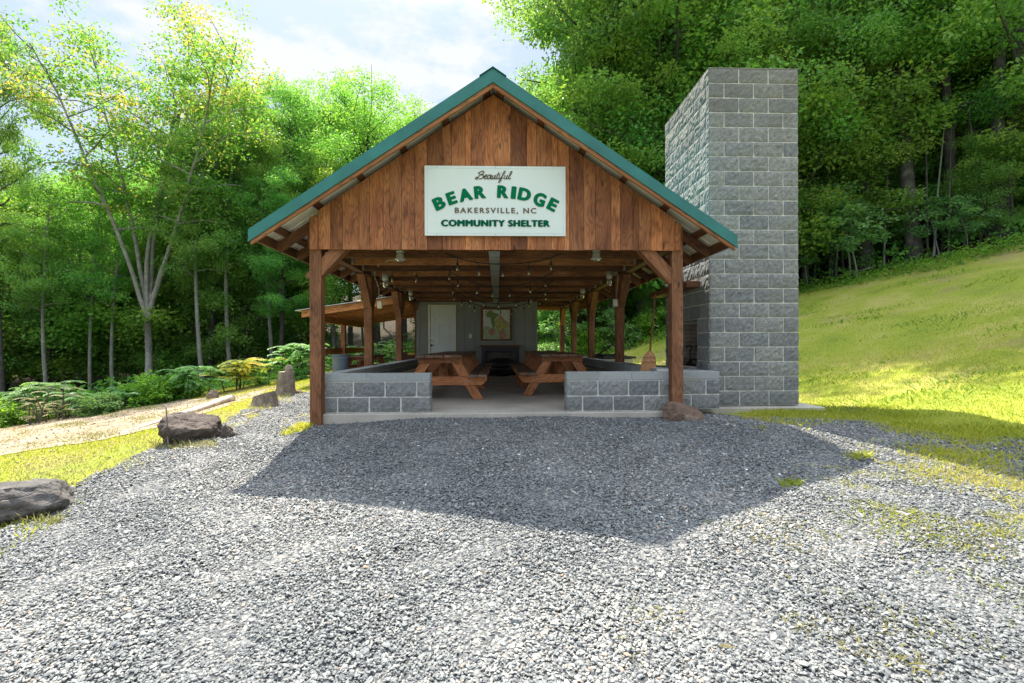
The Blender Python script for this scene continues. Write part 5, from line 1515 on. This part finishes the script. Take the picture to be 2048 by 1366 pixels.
for (px_, Y_, ty, kd) in ((1610, 17.6, 90, 'edge_bright'), (1665, 17.2, 20, 'bright'), (1720, 17.8, -60, 'maple'), (1775, 19.6, 60, 'edge_bright'), (1850, 19.5, -80, 'bright'), (1900, 18.6, 120, 'edge_bright'), (1965, 16.4, -40, 'maple'), (2040, 15.8, 60, 'edge_bright'), (2110, 14.8, -80, 'bright'), (2200, 13.5, 0, 'edge_bright'), (1440, 18.6, 60, 'edge_bright'), (1340, 19.4, 120, 'edge_bright'), (1280, 20.5, 200, 'bright'), (1190, 21.8, 240, 'edge_bright')):
    pix_tree(kd, px_, Y_, ty, 'leafy maple-like tree in the front row of the wood above the grass slope', group='front row trees above the grass slope', wide=1.15)
for (px_, Y_, ty, lab) in ((1715, 15.6, 400, 'sapling with big drooping leaves in front of the low dark tree'), (1700, 16.2, 380, 'big-leaved sapling between the chimney and the curved trunk'),
                           (1618, 17.0, 470, 'small sapling just right of the chimney edge'), (1880, 14.9, 390, 'thin pale sapling just right of the curved trunk'),
                           (1935, 14.4, 400, 'thin sapling near the straight trunk by the slope top'), (1235, 17.8, 620, 'sapling with pale leaves beyond the second right post'),
                           (1120, 18.8, 590, 'sapling with light leaves beyond the right back posts')):
    pix_tree('sapling', px_, Y_, ty, lab, cat='sapling', name='sapling', group='big-leaved saplings at the wood edge', wide=1.2)

for k, (px_, Y_, ty) in enumerate(((10, 24.5, 400), (75, 25.5, 390), (140, 24.5, 420), (210, 25.2, 380), (265, 26, 430), (330, 25.5, 400), (385, 24.8, 420), (440, 26.2, 400), (540, 26.5, 400))):
    pix_tree(('edge_bright', 'edge', 'edge_bright')[k % 3], px_, Y_, ty, 'leafy young tree in the green wall behind the pale forked trunks', group='young trees behind the forked tree', wide=1.25)
for k, (x, y, tp_) in enumerate(((5.3, 21.0, 24), (8.1, 19.9, 24.5), (10.8, 18.6, 24), (13.4, 16.9, 23), (15.9, 14.6, 21))):
    plant_tree('high', x, y, top=tp_, label='very tall tree whose high crown leaves the top of the picture right of the ridge', group='very tall trees above the grass slope', wide=1.1)
for (kd, x, y, tp_) in (('maple', 9.3, 18.6, 16), ('bright', 7.6, 19.6, 17), ('maple', 10.5, 17.9, 15), ('bright', 6.2, 20.2, 16)):
    plant_tree(kd, x, y, top=tp_, label='leafy tree mostly hidden behind the block chimney', group='trees hidden behind the chimney', wide=1.2)
# skyline cap for unlabelled trees deeper in the woods (slope of the tree tops as seen from the clearing)
sk_px = [-400, 0, 60, 130, 230, 300, 400, 520, 600, 640, 750, 850, 880, 900, 1050, 1075, 1130, 2500]
sk_y = [260, 330, 400, 380, 330, 300, 290, 215, 215, 250, 210, 240, 290, 330, 330, 200, -150, -400]
placed = [(o.location.x, o.location.y) for o in col.objects if o.name.startswith('tree')]
kinds = ['maple', 'maple2', 'bright', 'slender', 'tall', 'maple', 'maple2']
cnt = 0
def skyline(x, y):
    t = (x - EYE.x) / max(y, .5); px_ = 995 + t * FPX
    return (690 - np.interp(px_, sk_px, sk_y)) / FPX
gy = 12.0; cand = []
while gy < 46:
    gx = -46.0
    while gx < 46:
        cand.append((gx + random.uniform(-1.3, 1.3), gy + random.uniform(-1.3, 1.3))); gx += (5.2 if gx < 0 else 4.0) if gy < 30 else 5.2
    gy += 3.3 if gy < 30 else 4.6
for (x, y) in cand:
    w = float(woods(x, y))
    lim = 8.5 if x < -6 else (2.0 if x < 3 else 1.2)
    if w < lim or abs(x) > 1.25 * y + 3: continue
    if min((x - a) ** 2 + (y - b_) ** 2 for a, b_ in placed) < 2.2 ** 2: continue
    kd = random.choice(kinds); Hm = random.uniform(12, 17) if x < 1 else random.uniform(13, 18); z = h1(x, y)
    cap = EYE.z + skyline(x, y) * y - .3
    top = min(z + Hm, cap)
    if top - z < 5: kd = 'edge'
    if top - z < 3: continue
    side = 'left' if x < 1 else 'right'
    plant_tree(kd, x, y, top=top, label='leafy tree standing deep in the shaded wood on the %s side' % side, group='trees deep in the wood on the %s' % side, wide=random.uniform(.85, 1.1))
    placed.append((x, y)); cnt += 1
# low leafy trees filling the understorey
for (x, y) in cand:
    x += 1.6; y += .9
    w = float(woods(x, y))
    if w < (9.0 if x < -6 else 2.0) or w > 14 or abs(x) > 1.2 * y + 3: continue
    if random.random() < (.5 if x < -6 else .35): continue
    cap = EYE.z + skyline(x, y) * y - .6
    z = h1(x, y); top = min(z + random.uniform(3.5, 6.5), cap)
    side = 'left' if x < 1 else 'right'
    plant_tree(random.choice(['edge', 'edge2', 'edge2']), x, y, top=top, label='low understorey tree in the shade of the wood on the %s side' % side, group='understorey trees in the wood on the %s' % side, wide=1.15); cnt += 1
print('deep trees', cnt)

# thin bare stems along the right wood edge
stem = []
for k, (px_, Y_) in enumerate([(1612, 18.5), (1628, 17.5), (1660, 18.0), (1672, 17.0), (1688, 16.8), (1722, 16.6), (1768, 16.0), (1790, 16.6), (1856, 15.2), (1868, 15.0), (1884, 15.4), (1898, 14.8), (1928, 15.0), (1945, 15.2), (1975, 14.6), (2000, 14.8), (2030, 14.2)]):
    p = at(px_, 690, Y_); z = h1(p.x, p.y); hgt = random.uniform(2.2, 5.0); lx, ly = random.uniform(-.5, .5), random.uniform(-.3, .3)
    s = MB(); s.tube([(p.x, p.y, z - .1), (p.x + lx * .4, p.y + ly * .4, z + hgt * .5), (p.x + lx, p.y + ly, z + hgt)], [.035, .028, .015], 7)
    o = s.build('bare_stem', M['bark'] if k % 3 else M['palebark'], origin=(p.x, p.y, z), smooth=True)
    tag(o, 'thin bare stem standing at the wood edge right of the chimney', 'stem', 'thin bare stems at the right wood edge')

# shrubs with long pinnate fronds
def frond_shrub(seed, fronds=26, L=.75, stems=5, hgt=.9, spread=.7, leafm='leaf_shrub', leaflen=.13, tonev=.5):
    g = np.random.default_rng(seed); rnd = random.Random(seed); s = MB(); C, D, Nn, S_, T = [], [], [], [], []
    for k in range(stems):
        a = rnd.uniform(0, 2 * PI); r_ = rnd.uniform(.0, spread); hh = hgt * rnd.uniform(.55, 1.0)
        b0 = Vector((rnd.gauss(0, spread * .4), rnd.gauss(0, spread * .3), 0)); top = b0 + Vector((math.cos(a) * r_ * .5, math.sin(a) * r_ * .5, hh))
        s.tube([b0 - Vector((0, 0, .1)), b0.lerp(top, .5) + Vector((.02, .01, 0)), top], [.016, .012, .008], 6)
        for q in range(max(3, fronds // stems)):
            u = rnd.uniform(.35, 1); p0 = b0.lerp(top, u); az = q * 2.4 + rnd.uniform(-.4, .4); d = Vector((math.cos(az), math.sin(az), rnd.uniform(.35, 1.0))).normalized()
            n_ = 9; pts = [p0]; Lf = L * rnd.uniform(.6, 1.1); tn = tonev + rnd.gauss(0, .2)
            for i in range(n_):
                d = (d + Vector((0, 0, -.13))).normalized(); pts.append(pts[-1] + d * Lf / n_)
                side = d.cross(Vector((0, 0, 1))).normalized()
                if i < 1: continue
                for sg in (-1, 1):
                    for h_ in (0, .5):
                        C.append(pts[-2].lerp(pts[-1], h_)); D.append(side * sg + d * .35 + Vector((0, 0, -.15))); Nn.append(Vector((0, 0, 1)) + Vector((rnd.gauss(0, .2), rnd.gauss(0, .2), 0)))
                        S_.append(leaflen * (1 - .5 * (i / n_ - .4) ** 2) * rnd.uniform(.85, 1.15)); T.append(min(1, max(0, tn + rnd.gauss(0, .08))))
            s.tube(pts, [.005] * n_ + [.003], 4, cap=False)
    C, D, Nn = [np.array([tuple(v) for v in q]) for q in (C, D, Nn)]
    V = leaf_quads(C, D, Nn, np.array(S_), .36)
    cm = np_mesh('foliage', V, quad_faces(len(C)), M[leafm], False, {'tone': np.repeat(np.array(T), 4)})
    tm = bpy.data.meshes.new('stems'); tm.from_pydata([tuple(v) for v in s.v], [], s.f); tm.materials.append(M['bark']); tm.update()
    return tm, cm
def bush_mesh(seed, n=2600, r_=.6, h=.7, leafm='cover', leaf=.09):
    g = np.random.default_rng(seed); M_ = 60
    c = g.normal(0, 1, (M_, 3)); c /= np.linalg.norm(c, axis=1, keepdims=True); c *= g.random((M_, 1)) ** .4; c[:, 2] = np.abs(c[:, 2]); c *= [r_, r_, h]
    V, T, N = leaf_cloud(c, np.full(M_, .17), n // M_, leaf, g, tone_c=np.clip(g.normal(.5, .2, M_), 0, 1))
    cm = np_mesh('foliage', V, quad_faces(N), M[leafm], False, {'tone': T})
    s = MB(); rnd = random.Random(seed)
    for k in range(7):
        a = rnd.uniform(0, 2 * PI); s.tube([(0, 0, -.1), (math.cos(a) * r_ * .3, math.sin(a) * r_ * .3, h * .5), (math.cos(a) * r_ * .6, math.sin(a) * r_ * .6, h * .8)], [.012, .008, .004], 5)
    tm = bpy.data.meshes.new('stems'); tm.from_pydata([tuple(v) for v in s.v], [], s.f); tm.materials.append(M['bark']); tm.update()
    return tm, cm
SH = {'frond': frond_shrub(31, 60, .8, 8, 1.0, .8), 'frond2': frond_shrub(32, 50, .65, 7, .8, .7), 'gold': frond_shrub(33, 60, .6, 8, .9, .5, 'leaf_yellow', .12, .55),
      'bush': bush_mesh(34), 'bush2': bush_mesh(35, 2400, .55, .6, 'leaf_shrub', .085), 'dead': frond_shrub(36, 20, .4, 7, .7, .5, 'grass_dry', .05)}
def shrub(kind, px_, pyb, label, sc=1.0, group='shrubs along the edge of the left wood', name='shrub', p=None):
    p = p or gnd(px_, pyb); r = bpy.data.objects.new(name, None); col.objects.link(r); r.location = (p[0], p[1], h1(p[0], p[1]) - .02); r.rotation_euler = (0, 0, random.uniform(0, 6.28)); r.scale = (sc,) * 3
    for nm, me in zip(('stems', 'foliage'), SH[kind]):
        o = bpy.data.objects.new(nm, me); col.objects.link(o); o.parent = r
    return tag(r, label, 'shrub', group)
shrub('frond', 95, 836, 'large shrub with long drooping green fronds near the left edge', .95)
shrub('frond', 35, 842, 'frond shrub at the left edge beside the larger drooping one', .85)
shrub('frond2', 165, 828, 'frond shrub left of the sandy track, right of the large drooping one', .85)
shrub('bush2', 205, 826, 'low light green bush at the upper edge of the track', .9)
shrub('bush', 20, 850, 'low green bush at the far left edge of the track', .9)
shrub('bush2', 262, 812, 'low light green bush left of the pale trunk', .8)
shrub('dead', 120, 838, 'half-dry weedy shrub with thin brown stems below the fronds', 1.1)
shrub('dead', 70, 846, 'dry brown weed clump at the left edge of the track', .9)
shrub('frond2', 235, 818, 'small dull frond shrub above the sandy track', .75)
shrub('bush', 305, 806, 'rounded bright green bush at the foot of the pale trunk', 1.2)
shrub('bush', 345, 800, 'low green bush between the pale trunk and the frond clump', 1.1)
shrub('frond', 385, 794, 'dense green frond shrub left of the yellow shrub', .85)
shrub('gold', 470, 779, 'shrub with golden yellow upper fronds left of the stumps', 1.15)
shrub('frond', 605, 756, 'frond shrub behind the tall stump beside the left post', 1.1)
shrub('bush2', 600, 758, 'small light green bush at the foot of the fronds by the left post', .6)
shrub('bush2', 520, 770, 'small bush between the yellow shrub and the tall stump', .55)
shrub('frond2', 700, 745, 'frond shrub seen under the lean-to roof beyond the trash can', 1.1, p=(-4.6, 18.2))
shrub('frond2', 780, 745, 'frond shrub seen between the second and third left posts', 1.1, p=(-3.6, 17.6))
for k, (x, y) in enumerate([(.8, 18.8), (2.2, 18.3), (3.6, 18.4), (4.8, 17.8), (6.2, 17.9), (1.6, 19.4)]):
    shrub('bush2' if k % 2 else 'bush', 0, 0, 'low green bush at the wood edge behind the right back posts', 1.5, 'bushes behind the shelter', p=(x, y))

# ------------------------------------------------------------------ undergrowth, ground cover, grass (nobody could count them)
def leaf_stuff(name, X, Y, hmax, leaf, material, seed, per=5, up=.9):
    g = np.random.default_rng(seed); C = np.stack([X, Y, H(X, Y) + g.random(len(X)) ** 1.4 * hmax * g.uniform(.5, 1, len(X))], -1)
    V, T, N = leaf_cloud(C, np.full(len(C), .12), per, leaf, g, flat=.6, tone_c=np.clip(g.normal(.45, .2, len(C)), 0, 1), up=up)
    o = link(name, np_mesh(name, V, quad_faces(N), material, False, {'tone': T})); return tag(o, kind='stuff')
X, Y = scatter(4, 19, 10, 21, 90, lambda X, Y: (np.abs(woods(X, Y) + .15 * wig(X, Y)) < .75) & (X > 4))
X2, Y2 = scatter(-1, 6.5, 16.0, 21.5, 80, lambda X, Y: (woods(X, Y) > -2.6) & (woods(X, Y) < .8) & ((X > 2.7) | (Y > 17.2)))
leaf_stuff('ground_cover', np.concatenate([X, X2]), np.concatenate([Y, Y2]), .35, .09, M['cover'], 51)
X, Y = scatter(-30, 30, 10, 34, 9, lambda X, Y: (woods(X, Y) > .4) & (woods(X, Y) < 13) & (np.abs(X) < 1.2 * Y + 2))
leaf_stuff('undergrowth', X, Y, 1.0, .15, M['litter_leaf'], 52, 7)
X, Y = scatter(-16, -5, 8, 19, 40, lambda X, Y: (woods(X, Y) > -.5) & (woods(X, Y) < 1.6))
leaf_stuff('weeds_at_wood_edge', X, Y, .4, .085, M['cover'], 53)

def blades(name, X, Y, hgt, material, seed, w=.006, tone_mu=.45, lean=.45, kind='stuff', dz=0.0):
    g = np.random.default_rng(seed); N = len(X); Z = H(X, Y) + dz
    a = g.uniform(0, 2 * PI, N); h_ = hgt * g.lognormal(0, .35, N); ln = g.normal(0, lean, (N, 2)) * h_[:, None]
    ww = w * g.uniform(.6, 1.4, N)
    B = np.stack([X, Y, Z - .005], -1); sd = np.stack([np.cos(a) * ww, np.sin(a) * ww, np.zeros(N)], -1)
    top = B + np.stack([ln[:, 0], ln[:, 1], h_], -1)
    mid = B + np.stack([ln[:, 0] * .35, ln[:, 1] * .35, h_ * .6], -1)
    V = np.stack([B - sd, B + sd, mid + sd * .7, top, mid - sd * .7], 1).reshape(-1, 3)
    F = np.arange(N * 5).reshape(N, 5)
    T = np.repeat(np.clip(g.normal(tone_mu, .2, N) + .18 * np.sin(X * 1.1 + Y * .7) , 0, 1), 5)
    o = link(name, np_mesh(name, V, F, material, False, {'tone': T})); return tag(o, kind=kind)
def patchy(X, Y, seed, s_=1.0):
    return np.sin(X * 3.1 * s_ + seed) + np.sin(Y * 4.3 * s_ + seed * 2 + X) + np.sin((X + Y) * 7.7 * s_) * .7 + rng.normal(0, .5, len(X))
lawn_ok = lambda X, Y: (~gravel_mask(X, Y, -.05)) & (~track_mask(X, Y)) & (woods(X, Y) < .3) & offslab(X, Y)
X, Y = scatter(4, 18, 3.5, 18.5, 3600, lambda X, Y: (rng.random(len(X)) < np.clip(1.25 - np.hypot(X, Y) / 13.5, .05, 1) ** 1.5) & lawn_ok(X, Y) & in_view(X, Y, .6))
blades('lawn_grass', X, Y, .024, M['grass'], 61, .0045)
X, Y = scatter(4, 18, 3.5, 18.5, 300, lambda X, Y: lawn_ok(X, Y) & in_view(X, Y, .6) & (patchy(X, Y, 7, .7) > 1.3))
blades('clover_clumps', X, Y, .045, M['cover_grass'], 69, .009, .4, .8)
X, Y = scatter(-13, -3.6, 3, 16, 2200, lambda X, Y: lawn_ok(X, Y) & in_view(X, Y, .6) & (X < -2.6))
dryk = (patchy(X, Y, 9, .6) > .5) | (rng.random(len(X)) < .2)
blades('left_verge_grass', X[~dryk], Y[~dryk], .025, M['grass'], 62, .0045, .45)
blades('dry_verge_grass', X[dryk], Y[dryk], .02, M['grass_dry'], 72, .0045, .6, .7)
rb = [(301, 434, 893, 60), (-60, 120, 1046, 50), (547, 582, 792, 40), (497, 548, 815, 40)]
XX, YY = [], []
for (pa, pb_, py_, k_) in rb:
    for q in range(k_ * 6):
        u = random.random(); p_ = gnd(pa + (pb_ - pa) * u, py_ - 14 * math.sin(PI * u) * 0 + random.uniform(-6, 5)); XX.append(p_.x + random.gauss(0, .02)); YY.append(p_.y + random.gauss(0, .02))
blades('rock_base_grass', np.array(XX), np.array(YY), .05, M['grass_dry'], 71, .004, .4, .6, dz=.01)
# sparse weeds growing through the gravel at the right
WE = [tuple(G(*q)) for q in ((1740, 925), (1900, 915), (2060, 925), (2200, 1000), (2200, 1250), (2050, 1180), (1900, 1120), (1790, 1060), (1740, 990))]
def near_poly(poly, X, Y, soft=.3):
    d = dist_poly(poly, X, Y); s_ = np.where(inpoly(poly, X, Y), d, -d); return s_ + rng.normal(0, soft, len(X)) > 0
X, Y = scatter(1, 6, 1.2, 5.2, 7000, lambda X, Y: near_poly(WE, X, Y, .22) & (patchy(X, Y, 2, 1.5) > .15))
gk = rng.random(len(X)) < .45
blades('gravel_weeds', X[~gk], Y[~gk], .022, M['grass_dry'], 63, .004, .5, .8, dz=.014)
blades('green_gravel_weeds', X[gk], Y[gk], .024, M['grass'], 73, .004, .5, .8, dz=.014)
X, Y = scatter(.4, 4.5, 1.4, 3.6, 2500, lambda X, Y: (patchy(X, Y, 5, 1.6) > 1.6) & (X > .45 * Y - .4))
blades('sparse_weeds', X, Y, .022, M['grass_dry'], 64, .004, .45, .9, dz=.016)
X, Y = scatter(-6, -2.4, 2, 13, 1100, lambda X, Y: gravel_mask(X, Y, .05) & (~gravel_mask(X, Y, -.35)) & (X < -2.6) & (patchy(X, Y, 3, 1.4) > .2))
blades('creeping_grass', X, Y, .03, M['grass'], 67, .0045, .5, .6, dz=.012)
X, Y = scatter(-14, -3, 4, 16, 500, lambda X, Y: track_mask(X, Y) & (patchy(X, Y, 4, .8) > .9))
blades('track_tufts', X, Y, .03, M['grass_dry'], 68, .005, .35, .8, dz=.014)
X, Y = scatter(-14, -3, 4, 16, 130, lambda X, Y: track_mask(X, Y) | (lawn_ok(X, Y) & (rng.random(len(X)) < .25)))
make_stones(np.stack([X, Y, H(X, Y) + .016], -1), .010, 'scattered_pebbles', M['track_pebble'])
# green strips at the footing and along the gravel edge
S1 = [tuple(G(*q)) for q in ((1500, 832), (1560, 822), (1640, 815), (1700, 812), (1760, 830), (1700, 845), (1600, 850), (1520, 856))]
S2 = [tuple(G(*q)) for q in ((1690, 815), (1850, 838), (2060, 872), (2060, 900), (1880, 885), (1770, 858))]
S3 = [tuple(G(*q)) for q in ((1830, 905), (1950, 912), (2060, 925), (2060, 940), (1900, 928))]
X, Y = scatter(2.3, 7, 3.2, 7.5, 5200, lambda X, Y: (near_poly(S1, X, Y, .12) | near_poly(S2, X, Y, .12) | near_poly(S3, X, Y, .14)) & offslab(X, Y) & (patchy(X, Y, 1) > -.9))
blades('edge_grass', X, Y, .036, M['grass'], 65, .006, .35, .6, dz=.012)
T1 = [tuple(G(*q)) for q in ((566, 872), (600, 850), (624, 852), (606, 866))]
T2 = [tuple(G(*q)) for q in ((1700, 918), (1742, 914), (1748, 922), (1712, 926))]
T3 = [tuple(G(*q)) for q in ((1562, 974), (1590, 970), (1598, 978), (1570, 982))]
X, Y = scatter(-3.3, 4, 3, 6.4, 9000, lambda X, Y: near_poly(T1, X, Y, .03) | near_poly(T2, X, Y, .03) | near_poly(T3, X, Y, .02))
blades('grass_tufts', X, Y, .035, M['grass'], 66, .006, .35, .7, dz=.014)
print('objects', len(bpy.data.objects))
